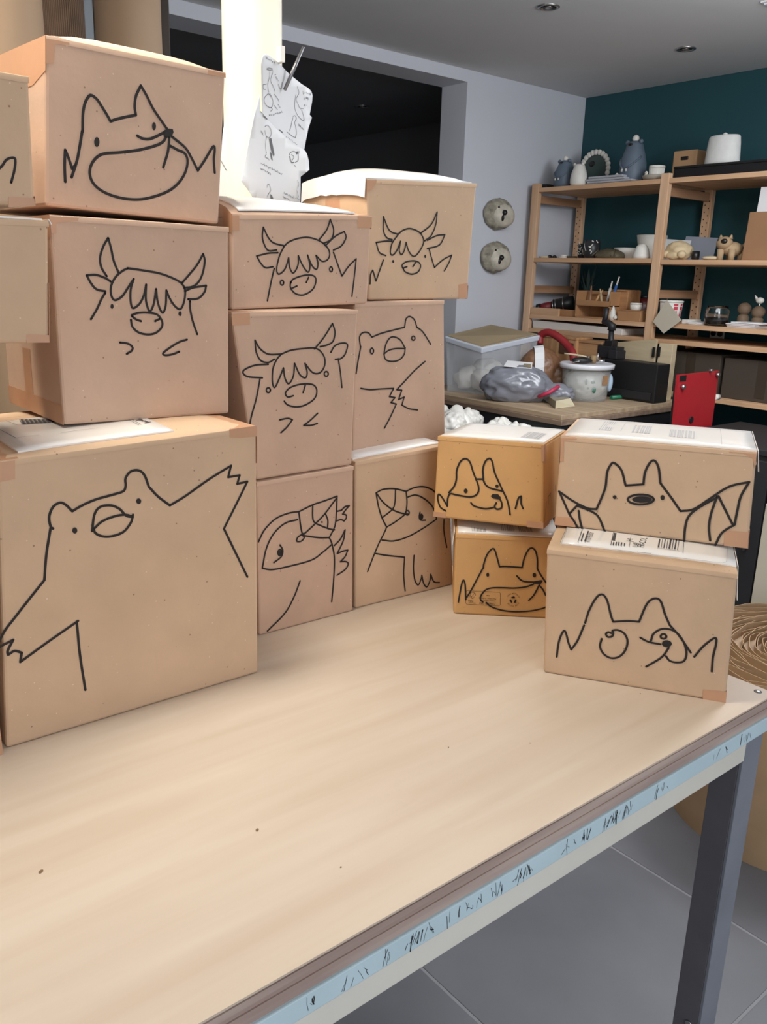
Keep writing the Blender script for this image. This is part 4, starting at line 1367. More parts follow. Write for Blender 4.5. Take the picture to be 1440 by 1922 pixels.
for lab, x0, x1, D, z1, mm in (('tall brown paper roll at the top left corner, in front of the corrugated roll', -85, 82, 2.35, 2.30, KRAFT_ROLL), ('tall ribbed corrugated roll between two smoother rolls at top left', 72, 168, 2.80, 2.42, CORR),
                               ('tall plain brown roll just left of the dark upright board at top left', 176, 303, 2.60, 2.40, KRAFT_ROLL)):
    (cx_, cy_), rr_ = between(x0, x1, D)
    roll(lab, (cx_, cy_), rr_, 0.0, z1, mm, 'rolls behind the left stack', turns=4)
for x0, x1, D, mm, lab in ((159, 175.5, 2.58, mat('pale_blue_board', (150, 164, 180), 0.6, 0.04, 6), 'narrow pale blue board standing upright between the rolls at top left'), (302, 318, 2.60, mat('dark_brown_board', (52, 46, 42), 0.6, 0.06, 6), 'narrow dark brown board standing upright right of the rolls at top left')):
    a, c_ = ray(x0, 40)[:2], ray(x1, 40)[:2]
    P0, P1 = a / np.linalg.norm(a) * D, c_ / np.linalg.norm(c_) * D
    dp = (P1 - P0)
    nn = np.array([-dp[1], dp[0]]) / np.linalg.norm(dp) * 0.012
    q = [P0, P1, P1 + nn, P0 + nn]
    o = MB().hexa([(v[0], v[1], 0) for v in q] + [(v[0], v[1], 2.44) for v in q], 0.002).build('upright_board', mm)
    tag(o, lab, 'board', 'upright boards by the rolls')

# ------------------------------------------------------------------ right edge: fat roll on the floor, pale board
roll('fat corrugated roll standing on the tiles behind the right end of the packing table', (2.33, 0.905), 0.34, 0.0, 0.50, mat('fat_roll_kraft', (176, 146, 112), 0.85, 0.10, 6, 0.15, 60), None, turns=26, jag=0.45, core=0.10)
p = onz(1413, 1133, 0.45)
b = MB()
px_, py_ = 2.74, 1.06
v = ray(1414, 1100)
py_ = px_ * v[1] / v[0]
b.hexa([(px_, py_ - 0.85, 0), (px_ + 0.02, py_ - 0.85, 0), (px_ + 0.02, py_, 0), (px_, py_, 0), (px_, py_ - 0.85, 0.78), (px_ + 0.02, py_ - 0.85, 0.78), (px_ + 0.02, py_, 0.78), (px_, py_, 0.78)], 0.002)
o = b.build('leaning_board', mat('cream_board', (212, 206, 188), 0.6, 0.03, 5))
tag(o, 'cream board standing upright behind the fat corrugated roll at the right edge', 'board')

# ------------------------------------------------------------------ animal face plaques on the white wall
STONE = mat('speckled_plaque_clay', (150, 144, 128), 0.8, 0.45, 30, 0.5, 30)
PALE_CLAY = mat('pale_plaque_face', (200, 193, 176), 0.7, 0.22, 26, 0.2, 40)
BLACKCLAY = mat('black_glaze', (30, 28, 28), 0.35, 0.05)
for x, y, lab in ((931, 402, 'round hedgehog face plaque on the white wall, upper of two'), (925, 483, 'round hedgehog face plaque on the white wall, lower of two')):
    c = ony(x, y, WY)
    sc = depth(c) / FPX
    t = thing('animal_face_plaque', lab, 'wall plaque', c, 'hedgehog plaques on the white wall')
    rx, rz = 0.112, 27 * sc
    b = MB()
    b.blob((c[0], WY - 0.022, c[2]), (rx, 0.045, rz), 0.05, 4, 4, x, fine=0.05, ffreq=8)
    b.build('spiny_rim', STONE, t)
    b = MB()
    b.blob((c[0] + 0.012, WY - 0.045, c[2] - 0.01), (rx * 0.80, 0.046, rz * 0.78), 0.03, 3, 3, x)
    b.build('face', PALE_CLAY, t)
    fc, fr = np.array([c[0] + 0.012, WY - 0.045, c[2] - 0.01]), np.array([rx * 0.80, 0.046, rz * 0.78])

    def on_face(qx, qy):
        v = ray(qx, qy) / fr
        o_ = (CAM - fc) / fr
        bb, cc_ = np.dot(v, o_), np.dot(o_, o_) - 1
        dd = bb * bb - np.dot(v, v) * cc_
        k = (-bb - math.sqrt(max(dd, 0))) / np.dot(v, v)
        return CAM + ray(qx, qy) * k

    for nm, qx, qy, r_ in (('eye', x + 6, y - 13, (0.006, 0.006, 0.009)), ('nose', x + 16.5, y - 3 if y < 450 else y + 0.5, (0.016, 0.016, 0.016)), ('mouth', x + 13, y + 7, (0.009, 0.009, 0.018))):
        b = MB()
        b.blob(on_face(qx, qy), r_, sub=2)
        b.build(nm, BLACKCLAY, t)

# ------------------------------------------------------------------ the pine shelving unit
SX, SXB = 4.0, 4.45
sh = thing('wooden_shelving_unit', 'tall pine shelving unit of two bays against the teal wall', 'shelving', (4.2, 2.6, 0))
Y3, Y2, Y1 = 3.535, 2.672, 1.80
TOPS = {'top': 1.995, 'second': 1.605, 'third': 1.282, 'fourth': 1.198, 'low': 0.93}
for yy in (Y3, Y2, Y1):
    for xx in (SX, SXB - 0.03):
        b = MB()
        b.box((xx + 0.016, yy, 1.01), (0.032, 0.050, 2.02), 0.003)
        post = b.build('post', PINE, sh)
        b = MB()
        for k in range(46):
            z = 0.25 + k * 0.037
            for s in (-0.011, 0.011):
                b.disc((xx, yy + s, z + (0.018 if s > 0 else 0)), (-1, 0, 0), 0.004, 0.004, 8, lift=0.0006)
        if xx > SX:
            b.build('peg_holes', mat('peg_hole_dark', (70, 46, 32), 0.9, 0), post)['kind'] = 'stuff'
        else:
            b.bm.free()
    for z in (0.25, 0.85, 1.425, 1.935):
        b = MB()
        b.span(np.array([SX + 0.032, yy - 0.010, z - 0.022]), np.array([SXB - 0.03, yy + 0.010, z + 0.022]), 0.002)
        b.build('rung', PINE_X, sh)


def shelf_board(y0, y1, ztop, th=0.024):
    n = 4
    for k in range(n):
        x0 = SX + 0.003 + (SXB - SX - 0.006) * k / n
        x1 = SX + 0.003 + (SXB - SX - 0.006) * (k + 1) / n - 0.003
        b = MB()
        b.span(np.array([x0, y0, ztop - th]), np.array([x1, y1, ztop]), 0.002)
        b.build('plank', PINE_Y, sh)


for z in ('top', 'second', 'third', 'fourth', 'low'):
    shelf_board(Y2 + 0.026, Y3 - 0.026, TOPS[z] - (0.004 if z == 'third' else 0))
    shelf_board(Y1 + 0.026, Y2 - 0.026, TOPS[z] - (0.006 if z == 'second' else 0))


def at(x, X):
    """y position of something standing X deep whose centre shows at pixel column x near shelf height"""
    return float(onx(x, 480, X)[1])


def px2m(x, y, X):
    return depth(onx(x, y, X)) / FPX


def shelf_item(name, label, cat, xpx, X, z, group=None):
    """anchor on a shelf; pixel column measured near the item itself"""
    ypx = {1.995: 330, 1.605: 470, 1.599: 470, 1.282: 585, 1.278: 585, 1.198: 640}.get(z, 480)
    p = onx(xpx, ypx, X)
    return thing(name, label, cat, (X, p[1], z), group), np.array([X, p[1], z]), depth(p) / FPX


ZS, ZS2, ZS3 = TOPS['top'], TOPS['second'], TOPS['third']


def bear_vase(label, xpx, X, w, h, m, capm, arms=True, group='glazed bear vases on the top shelf', ybase=None):
    t, c, s = shelf_item('bear_vase', label, 'vase', xpx, X, ZS, group)
    r = w * s / 2
    H = h
    b = MB()
    b.lathe(c, [(r * 0.86, 0), (r * 0.98, H * 0.12), (r, H * 0.3), (r * 0.95, H * 0.5), (r * 0.80, H * 0.7), (r * 0.66, H * 0.83), (r * 0.62, H * 0.9), (r * 0.5, H * 0.97), (r * 0.2, H)], 28)
    b.build('body', m, t)
    for sgn in (-1, 1):
        b = MB()
        b.blob(c + np.array([-0.01, sgn * r * 0.58, H * 0.97]), (r * 0.16, r * 0.18, r * 0.18), sub=2)
        b.build('ear', m, t)
    if capm:
        b = MB()
        b.blob(c + np.array([0, 0, H + r * 0.14]), (r * 0.26, r * 0.26, r * 0.30), sub=2)
        b.build('snowball_stopper', capm, t)
        b = MB()
        b.blob(c + np.array([-r * 0.6, 0, H * 0.90]), (r * 0.12, r * 0.2, r * 0.1), sub=2)
        b.build('muzzle', BLACKCLAY, t)
    if arms:
        for sgn in (-1, 1):
            b = MB()
            pts = []
            for k in range(6):
                th = math.radians(180 + sgn * (70 - k * 12))
                zz = H * (0.62 - 0.055 * k)
                rr_ = r * (0.90 + 0.035 * k)
                pts.append(c + np.array([math.cos(th) * rr_, math.sin(th) * rr_, zz]))
            b.tube(pts, r * 0.07, 8)
            b.build('arm', m, t)
            b = MB()
            for q in (-1, 0, 1):
                e = pts[-1] + np.array([-r * 0.03, q * r * 0.05, -r * 0.02])
                b.tube([e, e + np.array([-0.001, -sgn * 0.0, -r * 0.2])], r * 0.025, 6)
            b.build('claws', CERAMIC, t)
    return t


bear_vase('small blue-grey bear vase with white stopper, left on the top shelf', 1060, 4.10, 40, 0.150, GREYCLAY, CERAMIC)
bear_vase('pale cream bear vase without stopper beside the small blue-grey bear', 1087, 4.06, 32, 0.118, CERAMIC, None, False)
bear_vase('large blue-grey bear vase with white stopper, tallest on the top shelf', 1187, 4.16, 50, 0.222, GREYCLAY, CERAMIC)
for xpx, X, lab in ((1158, 4.07, 'tiny white bird figurine left of the large bear vase'), (1213, 4.07, 'tiny white bird figurine right of the large bear vase')):
    t, c, s = shelf_item('bird_figurine', lab, 'figurine', xpx, X, ZS, 'tiny white birds by the large bear')
    hh = 0.045 if xpx < 1200 else 0.042
    b = MB()
    b.lathe(c, [(0.009, 0), (0.013, hh * 0.3), (0.011, hh * 0.7), (0.004, hh)], 14)
    b.blob(c + np.array([0, 0, hh]), (0.009, 0.009, 0.010), sub=2)
    b.build('body', CERAMIC, t)
    b = MB()
    b.cyl(c + np.array([-0.007, -0.004, hh]), c + np.array([-0.018, -0.006, hh - 0.003]), 0.003, 0.0006, 8)
    b.build('beak', CREAM, t)
# black tray, stacked boards, scalloped dish
t, c, s = shelf_item('tray', 'small black tray at the left end of the top shelf', 'tray', 1024, 4.10, ZS)
b = MB()
b.span(c + np.array([-0.05, -0.055, 0]), c + np.array([0.05, 0.055, 0.022]), 0.004)
b.build('dish', PLASTIC_BLACK, t)
b = MB()
b.span(c + np.array([-0.045, -0.05, 0.022]), c + np.array([0.045, 0.05, 0.026]), 0.002)
b.build('lid', mat('dark_lid', (40, 40, 42), 0.5, 0.1), t)
for k, (y0, y1, z0, z1) in enumerate(((1098, 1182, 0.0, 0.008), (1102, 1186, 0.008, 0.020), (1100, 1172, 0.020, 0.033), (1104, 1168, 0.033, 0.045))):
    ya, yb = onx(y0, 335, 4.05)[1], onx(y1, 335, 4.05)[1]
    b = MB()
    b.span(np.array([4.05, yb, ZS + z0]), np.array([4.24, ya, ZS + z1 - 0.001]), 0.0035)
    o = b.build('ceramic_slab', mat('pale_grey_slab', (176, 178, 184), 0.5, 0.04, 10))
    tag(o, ('lowest of the pale grey slabs stacked on the top shelf', 'second from bottom of the pale grey slabs stacked on the top shelf', 'third from bottom of the pale grey slabs stacked on the top shelf', 'topmost of the pale grey slabs stacked on the top shelf')[k], 'slab', 'slabs stacked on the top shelf')
t, c, s = shelf_item('scalloped_dish', 'dark green oval dish with white scalloped rim leaning behind the slabs', 'dish', 1119, 4.30, ZS)
dc = onx(1117, 318, 4.30)
b = MB()
b.blob(dc, (0.010, 28 * s, 27 * s), sub=3)
b.build('plate', mat('dark_green_glaze', (58, 74, 70), 0.4, 0.1, 10), t)
for k in range(15):
    th = math.radians(-15 + k * 15)
    b = MB()
    b.blob(dc + np.array([-0.004, 31 * s * math.cos(th), 30 * s * math.sin(th)]), (0.010, 0.0165, 0.0165), sub=2)
    b.build('scallop', CERAMIC, t)
b = MB()
b.blob(dc + np.array([-0.010, 6 * s, 10 * s]), (0.004, 0.022, 0.016), sub=2)
b.build('painted_mark', BLACKCLAY, t)
b = MB()
b.span(np.array([4.285, dc[1] - 0.05, ZS]), np.array([4.315, dc[1] + 0.05, dc[2] - 26 * s + 0.004]), 0.004)
b.build('foot', CERAMIC, t)
# ramekin on a plate
t, c, s = shelf_item('plate', 'flat stone coloured plate carrying the white ramekin', 'plate', 1236, 4.10, ZS)
b = MB()
b.lathe(c + np.array([0, 0, 0.0]), [(0.055, 0), (0.075, 0.010), (0.083, 0.026), (0.079, 0.028), (0.05, 0.016), (0.003, 0.014)], 32)
b.build('dish', mat('stone_plate', (166, 160, 146), 0.6, 0.08, 12), t)


def ramekin(label, xpx, X, z, w, h, group=None):
    t, c, s = shelf_item('ramekin', label, 'ramekin', xpx, X, z, group)
    r = w * s / 2
    b = MB()
    b.lathe(c, [(r * 0.82, 0), (r * 0.88, h * 0.1), (r * 0.97, h * 0.82)], 30)
    b.build('body', CERAMIC, t)
    b = MB()
    b.lathe(c, [(r, h * 0.80), (r * 1.02, h * 0.9), (r, h), (r * 0.92, h), (r * 0.86, h * 0.3), (0.002, h * 0.25)], 30)
    b.build('rim', CERAMIC, t)
    b = MB()
    for k in range(30):
        th = 2 * math.pi * k / 30
        d = np.array([math.cos(th), math.sin(th), 0])
        b.tube([c + d * r * 0.885 + np.array([0, 0, h * 0.1]), c + d * r * 0.965 + np.array([0, 0, h * 0.78])], 0.0012, 6)
    b.build('flutes', CERAMIC, t)
    return t


r1 = ramekin('white fluted ramekin standing on the stone plate on the top shelf', 1232, 4.10, ZS, 29, 0.062, 'white ramekins on the shelves')
r1.location.z += 0.015
# carton with a hand hole, long black case, white pot
t, c, s = shelf_item('storage_carton', 'brown carton with a hand hole on the top shelf behind the black case', 'box', 1287, 4.30, ZS)
y0, y1 = onx(1262, 310, 4.20)[1], onx(1306, 310, 4.20)[1]
ztop = onx(1285, 282, 4.20)[2]
b = MB()
b.span(np.array([4.20, y1, ZS]), np.array([4.44, y0, ztop]), 0.006)
b.build('body', mat('carton_brown', (170, 134, 98), 0.8, 0.05, 12), t)
b = MB()
hm = (y0 + y1) / 2
b.span(np.array([4.197, hm - 0.022, ztop - 0.048]), np.array([4.203, hm + 0.022, ztop - 0.030]), 0.004)
b.build('hand_hole', PLASTIC_BLACK, t)
y0, y1 = onx(1263, 335, 4.06)[1], 1.72
ztop2 = onx(1263, 313, 4.06)[2]
t = thing('equipment_case', 'long low black case lying along the right bay of the top shelf', 'case', (4.06, (y0 + y1) / 2, ZS))
b = MB()
b.span(np.array([4.06, y1, ZS]), np.array([4.19, y0, ztop2 - 0.012]), 0.004)
b.build('body', mat('matt_black_case', (22, 20, 23), 0.5, 0.1), t)
b = MB()
b.span(np.array([4.058, y1, ztop2 - 0.012]), np.array([4.192, y0 + 0.002, ztop2]), 0.003)
b.build('lid', PLASTIC_BLACK, t)
t, c, s = shelf_item('ceramic_pot', 'large white textured pot upside down on the black case', 'pot', 1352, 4.13, ZS)
c[2] = ztop2
t.location.z = ztop2
hh = onx(1352, 256, 4.13)[2] - ztop2
r0 = 34 * s
b = MB()
b.lathe(c, [(r0, 0), (r0 * 1.0, hh * 0.1), (r0 * 0.93, hh * 0.7), (r0 * 0.88, hh * 0.95), (r0 * 0.80, hh), (r0 * 0.3, hh * 1.01), (0.002, hh * 1.01)], 40, sx=0.62)
b.build('body', mat('white_textured_clay', (214, 214, 210), 0.7, 0.05, 30, 0.5, 90), t)
b = MB()
b.blob(c + np.array([0, 0, hh * 1.01 + 0.004]), (0.01, 0.012, 0.010), sub=2)
b.build('knob', CERAMIC, t)

# ---- second shelf
DARKCLAY = mat('dark_patterned_glaze', (40, 42, 44), 0.4, 0.2, 20)
for k, (x, w, h, m, lab) in enumerate(((1022, 30, 0.012, CREAM, 'thin cream ceramic disc at the left end of the second shelf'), (1058, 26, 0.010, CERAMIC, 'lowest white disc of the small stack on the second shelf'), (1059, 24, 0.010, CERAMIC, 'topmost white disc of the small stack on the second shelf'), (1075, 34, 0.016, mat('brown_clay', (104, 92, 74), 0.7, 0.12, 14), 'flat brown clay dish lying before the patterned cups'))):
    t, c, s = shelf_item('ceramic_disc', lab, 'disc', x, 4.08 if k != 3 else 4.20, ZS2, 'flat discs on the second shelf')
    z = 0.010 if k == 2 else 0
    c = c + np.array([0, 0, z])
    t.location.z += z
    b = MB()
    r = w * s / 2 * (0.55 if k in (1, 2) else 0.6)
    b.lathe(c, [(r * 0.85, 0), (r, h * 0.5), (r * 0.98, h), (r * 0.7, h * 0.8), (0.002, h * 0.7)], 24)
    b.build('disc', m, t)
for x, lab in ((1033, 'small black pebble charm on the second shelf'), (1042, 'smaller black pebble charm beside the other')):
    t, c, s = shelf_item('pebble', lab, 'pebble', x, 4.12, ZS2, 'black pebbles on the second shelf')
    b = MB()
    b.blob(c + np.array([0, 0, 0.010 if x < 1040 else 0.008]), (0.016, 0.014, 0.011), 0.15, 2, 2, x)
    b.build('stone', BLACKCLAY, t)


def cup(label, xpx, X, z, w, h, m, pattern=None, group=None, handle=False):
    t, c, s = shelf_item('cup', label, 'cup', xpx, X, z, group)
    r = w * s / 2
    b = MB()
    b.lathe(c, [(r * 0.75, 0), (r * 0.95, h * 0.15), (r, h * 0.5), (r * 0.95, h), (r * 0.88, h), (r * 0.9, h * 0.4), (0.002, h * 0.2)], 28)
    b.build('body', m, t)
    if pattern:
        rd = random.Random(int(xpx))
        b = MB()
        for k in range(14):
            th = math.radians(180 + rd.uniform(-80, 80))
            zz = h * rd.uniform(0.15, 0.9)
            d = np.array([math.cos(th), math.sin(th), 0])
            tv = np.array([-d[1], d[0], 0])
            p = c + d * r * 1.0 + np.array([0, 0, zz])
            q = p + tv * rd.uniform(-0.02, 0.02) + np.array([0, 0, rd.uniform(0.004, 0.02)])
            b.ribbon([p, q], d, 0.005, 0.002, False)
        b.build('pattern', pattern, t)
    return t


cup('small dark cup with white flecks, left of the patterned cup', 1093, 4.16, ZS2, 16, 0.085, DARKCLAY, CERAMIC, 'dark cups on the second shelf')
cup('black cup with white line pattern on the second shelf', 1111, 4.08, ZS2, 30, 0.100, DARKCLAY, CERAMIC, 'dark cups on the second shelf')
t, c, s = shelf_item('shell_dish', 'olive brown shell shaped dish on the second shelf', 'dish', 1146, 4.10, ZS2)
b = MB()
b.blob(c + np.array([0, 0, 0.012]), (0.07, 30 * s, 0.042), 0.10, 3, 3, 4, flat=ZS2 + 0.001)
b.build('shell', mat('olive_clay', (92, 84, 64), 0.6, 0.2, 14, 0.3, 40), t)
b = MB()
for k in range(-3, 4):
    b.tube([c + np.array([-0.03, k * 0.020, 0.045]), c + np.array([-0.062, k * 0.026, 0.014])], 0.004, 6)
b.build('ribs', mat('olive_clay', (92, 84, 64)), t)


def bowl(label, xpx, X, z, w, h, m, upside=False, group=None):
    t, c, s = shelf_item('bowl', label, 'bowl', xpx, X, z, group)
    r = w * s / 2
    b = MB()
    if upside:
        b.lathe(c, [(r, 0), (r * 0.92, h * 0.3), (r * 0.7, h * 0.8), (r * 0.5, h), (0.002, h)], 28)
    else:
        b.lathe(c, [(r * 0.5, 0), (r * 0.55, h * 0.1), (r * 0.85, h * 0.5), (r, h), (r * 0.93, h), (r * 0.75, h * 0.5), (0.002, h * 0.2)], 28)
    b.build('body', m, t)
    b = MB()
    if upside:
        b.lathe(c, [(r * 0.45, h), (r * 0.42, h * 1.06), (r * 0.3, h * 1.06)], 24)
        b.build('foot_ring', m, t)
    else:
        b.lathe(c, [(r * 0.93, h * 0.99), (r * 1.01, h * 0.99), (r * 1.0, h * 1.03), (r * 0.94, h * 1.03)], 28)
        b.build('rim', m, t)
    return t


bowl('low white bowl in the left bay of the second shelf', 1178, 4.22, ZS2, 50, 0.060, CERAMIC, group='white bowls on the second shelf')
bowl('small white bowl turned upside down beside the middle post', 1205, 4.06, ZS2, 34, 0.068, CERAMIC, True, 'white bowls on the second shelf')
bowl('larger cream white bowl behind the upturned one', 1222, 4.33, ZS2, 56, 0.13, CERAMIC, group='white bowls on the second shelf')
Z2R = ZS2 - 0.006
for k, (x0, x1, yt, X, m, lab) in enumerate(((1240, 1290, 448, 4.30, PAPER, 'white sheet standing behind the lumpy skull ornament'), (1280, 1340, 443, 4.36, mat('grey_blue_card', (150, 156, 168), 0.7, 0.03, 8), 'grey blue card standing behind the lumpy skull ornament'))):
    ya, yb = onx(x0, 465, X)[1], onx(x1, 465, X)[1]
    za, zb = onx(x0, yt, X)[2], onx(x1, yt + 3, X)[2]
    b = MB()
    b.hexa([(X, yb, Z2R), (X + 0.004, yb, Z2R), (X + 0.004, ya, Z2R), (X, ya, Z2R), (X + 0.03, yb, zb), (X + 0.034, yb, zb), (X + 0.034, ya, za), (X + 0.03, ya, za)])
    tag(b.build('paper_card', m), lab, 'paper', 'papers on the second shelf')
t, c, s = shelf_item('skull_ornament', 'lumpy cream ceramic skull ornament on the second shelf', 'ornament', 1275, 4.10, 1.599)
b = MB()
b.blob(c + np.array([0, 0, 0.045]), (0.06, 25 * s, 0.052), 0.14, 2.6, 4, 8, flat=c[2] + 0.001)
b.build('cranium', mat('cream_bone', (208, 188, 150), 0.6, 0.08, 14, 0.3, 50), t)
for sgn in (-1, 1):
    b = MB()
    b.blob(c + np.array([-0.045, sgn * 0.045, 0.028]), (0.022, 0.024, 0.020), 0.2, 3, 3, sgn + 3)
    b.build('cheek', mat('cream_bone', (0, 0, 0)), t)
b = MB()
b.blob(c + np.array([-0.052, 0.002, 0.022]), (0.016, 0.04, 0.018), 0.2, 3, 3, 6)
b.build('snout', mat('cream_bone', (0, 0, 0)), t)
cup('tiny black cup right of the skull ornament', 1307, 4.10, 1.599, 15, 0.045, BLACKCLAY)
t, c, s = shelf_item('stone_slab', 'flat cream stone lying beside the cat figurine', 'stone', 1337, 4.08, 1.599)
b = MB()
b.blob(c + np.array([0, 0, 0.010]), (0.05, 0.042, 0.012), 0.08, 2, 3, 2, flat=c[2] + 0.001)
b.build('stone', CREAM, t)
# cat figurine on four legs
t, c, s = shelf_item('cat_figurine', 'tan clay cat figurine with black muzzle on the second shelf', 'figurine', 1369, 4.10, 1.599)
CLAYTAN = mat('tan_clay', (176, 150, 116), 0.7, 0.1, 14, 0.2, 50)
b = MB()
b.blob(c + np.array([0.02, -0.005, 0.055]), (0.055, 0.048, 0.036), 0.05, 2, 3, 1)
b.blob(c + np.array([-0.02, 0.018, 0.082]), (0.038, 0.040, 0.032), 0.04, 2, 3, 2)
b.build('body', CLAYTAN, t)
for dx, dy in ((-0.025, 0.03), (-0.025, -0.03), (0.05, 0.025), (0.05, -0.035)):
    b = MB()
    b.cyl(c + np.array([dx, dy, 0]), c + np.array([dx, dy, 0.055]), 0.014, 0.018, 12)
    b.build('leg', CLAYTAN, t)
for dy in (-0.008, 0.042):
    b = MB()
    b.cyl(c + np.array([-0.015, dy, 0.103]), c + np.array([-0.015, dy + (0.004 if dy > 0 else -0.004), 0.122]), 0.012, 0.003, 10)
    b.build('ear', CLAYTAN, t)
b = MB()
b.blob(c + np.array([-0.054, 0.002, 0.090]), (0.012, 0.017, 0.013), sub=2)
b.build('muzzle', BLACKCLAY, t)
for dy in (0.036, -0.008):
    b = MB()
    b.blob(c + np.array([-0.053, dy, 0.096]), (0.004, 0.0045, 0.0045), sub=2)
    b.build('eye', BLACKCLAY, t)
b = MB()
b.tube([c + np.array([0.05, -0.045, 0.07]), c + np.array([0.055, -0.075, 0.095]), c + np.array([0.05, -0.09, 0.125])], [0.012, 0.010, 0.007], 10)
b.build('tail', CLAYTAN, t)
# kraft bag with papers
ya, yb = onx(1398, 440, 4.06)[1], 1.90
t = thing('paper_bag', 'brown paper carrier bag holding white papers at the right edge of the second shelf', 'bag', (4.12, (ya + yb) / 2, Z2R))
zt = onx(1405, 398, 4.06)[2]
b = MB()
ym = (ya + yb) / 2 + 0.01
b.hexa([(4.06, yb, Z2R), (4.20, yb, Z2R), (4.20, ya, Z2R), (4.06, ya, Z2R), (4.06, yb, zt), (4.19, yb, zt), (4.19, ya - 0.01, zt), (4.06, ya - 0.01, zt)], 0.003)
b.build('bag_body', mat('kraft_bag', (150, 112, 80), 0.8, 0.06, 10, 0.2, 20), t)
b = MB()
b.tube([(4.058, ym - 0.02, zt), (4.06, ym - 0.035, zt - 0.10), (4.058, ym - 0.01, Z2R + 0.04)], 0.004, 6)
b.build('fold', mat('kraft_bag_fold', (112, 84, 60), 0.8, 0.06), t)
for k, (xa, ztp, tilt) in enumerate(((1418, 352, 0.02), (1432, 336, 0.05))):
    y = onx(xa, 380, 4.10 + k * 0.03)[1]
    zz = onx(xa, ztp, 4.10 + k * 0.03)[2]
    X = 4.10 + k * 0.03
    b = MB()
    b.hexa([(X, y - 0.16, Z2R + 0.02), (X + 0.003, y - 0.16, Z2R + 0.02), (X + 0.003, y, Z2R + 0.02), (X, y, Z2R + 0.02), (X, y - 0.16 - tilt, zz), (X + 0.003, y - 0.16 - tilt, zz), (X + 0.003, y - tilt, zz), (X, y - tilt, zz)])
    tag(b.build('paper_sheet', PAPER), ('shorter white paper sticking out of the brown carrier bag', 'taller white paper sticking out of the brown carrier bag')[k], 'paper', 'papers in the carrier bag')

# ---- third shelf, left bay
Z3L = ZS3 - 0.004
t, c, s = shelf_item('rotary_tool', 'black handheld power tool with red grip lying on the third shelf', 'tool', 1040, 4.18, Z3L)
p0, p1 = onx(1008, 576, 4.15), onx(1078, 552, 4.25)
p0[2], p1[2] = Z3L + 0.032, Z3L + 0.072
L_t = lambda f: p0 + (p1 - p0) * f
b = MB()
b.tube([L_t(0.42), L_t(0.5), L_t(0.75), L_t(1.0)], [0.030, 0.036, 0.042, 0.044], 20)
b.build('motor_housing', PLASTIC_BLACK, t)
b = MB()
b.tube([L_t(0.10), L_t(0.2), L_t(0.42)], [0.022, 0.026, 0.028], 18)
b.build('grip', mat('dark_red_rubber', (112, 30, 34), 0.5, 0.1), t)
b = MB()
b.tube([L_t(0.0), L_t(0.10)], [0.024, 0.026], 16)
b.build('end_cap', PLASTIC_BLACK, t)
for f in (0.46, 0.53, 0.74):
    b = MB()
    b.tube([L_t(f), L_t(f + 0.02)], [0.040 if f < 0.7 else 0.045] * 2, 20)
    b.build('steel_band', STEEL, t)
b = MB()
b.box((p1[0], p1[1] + 0.02, Z3L + 0.016), (0.08, 0.06, 0.032), 0.004)
b.box((p0[0], p0[1], Z3L + 0.005), (0.03, 0.03, 0.010), 0.002)
b.build('rest', PLASTIC_BLACK, t)
# open crate in front
ya, yb = onx(989, 590, 4.01)[1] - 0.01, onx(1078, 590, 4.01)[1]
yb = max(yb, Y2 + 0.3)
b = MB()
b.span(np.array([4.005, onx(1047, 590, 4.0)[1], Z3L]), np.array([4.02, Y3 - 0.03, Z3L + 0.042]), 0.002)
tag(b.build('wooden_ledge', PINE_Y), 'short pine strip standing on the left end of the third shelf', 'strip', 'timber strips on the third shelf')
b = MB()
b.span(np.array([4.03, onx(1080, 590, 4.03)[1], Z3L]), np.array([4.045, onx(1047, 590, 4.03)[1] - 0.004, Z3L + 0.040]), 0.002)
tag(b.build('wooden_ledge', BOXWOOD), 'darker timber strip right of the pine strip on the third shelf', 'strip', 'timber strips on the third shelf')
# desk organiser
ya, yb = onx(1079, 590, 4.01)[1], onx(1143, 590, 4.01)[1]
zt = onx(1110, 546, 4.01)[2]
t = thing('desk_organizer', 'small timber organiser with open compartments on the third shelf', 'organiser', (4.08, (ya + yb) / 2, Z3L))
OW = mat('organizer_timber', (172, 128, 88), 0.6, 0.1, 8)
zm = Z3L + (zt - Z3L) * 0.45
for nm, p, q in (('side_panel', (4.01, ya - 0.008, Z3L), (4.15, ya, zt)), ('side_panel', (4.01, yb, Z3L), (4.15, yb + 0.008, zt)), ('back_panel', (4.142, yb, Z3L), (4.15, ya, zt)), ('base_panel', (4.01, yb, Z3L), (4.15, ya, Z3L + 0.008)),
                 ('shelf_panel', (4.01, yb, zm), (4.15, ya, zm + 0.008)), ('front_lip', (4.01, yb, zm), (4.016, ya, zm + 0.030)), ('top_rail', (4.13, yb, zt - 0.02), (4.142, ya, zt))):
    MB().span(np.array(p), np.array(q), 0.0015).build(nm, OW, t)
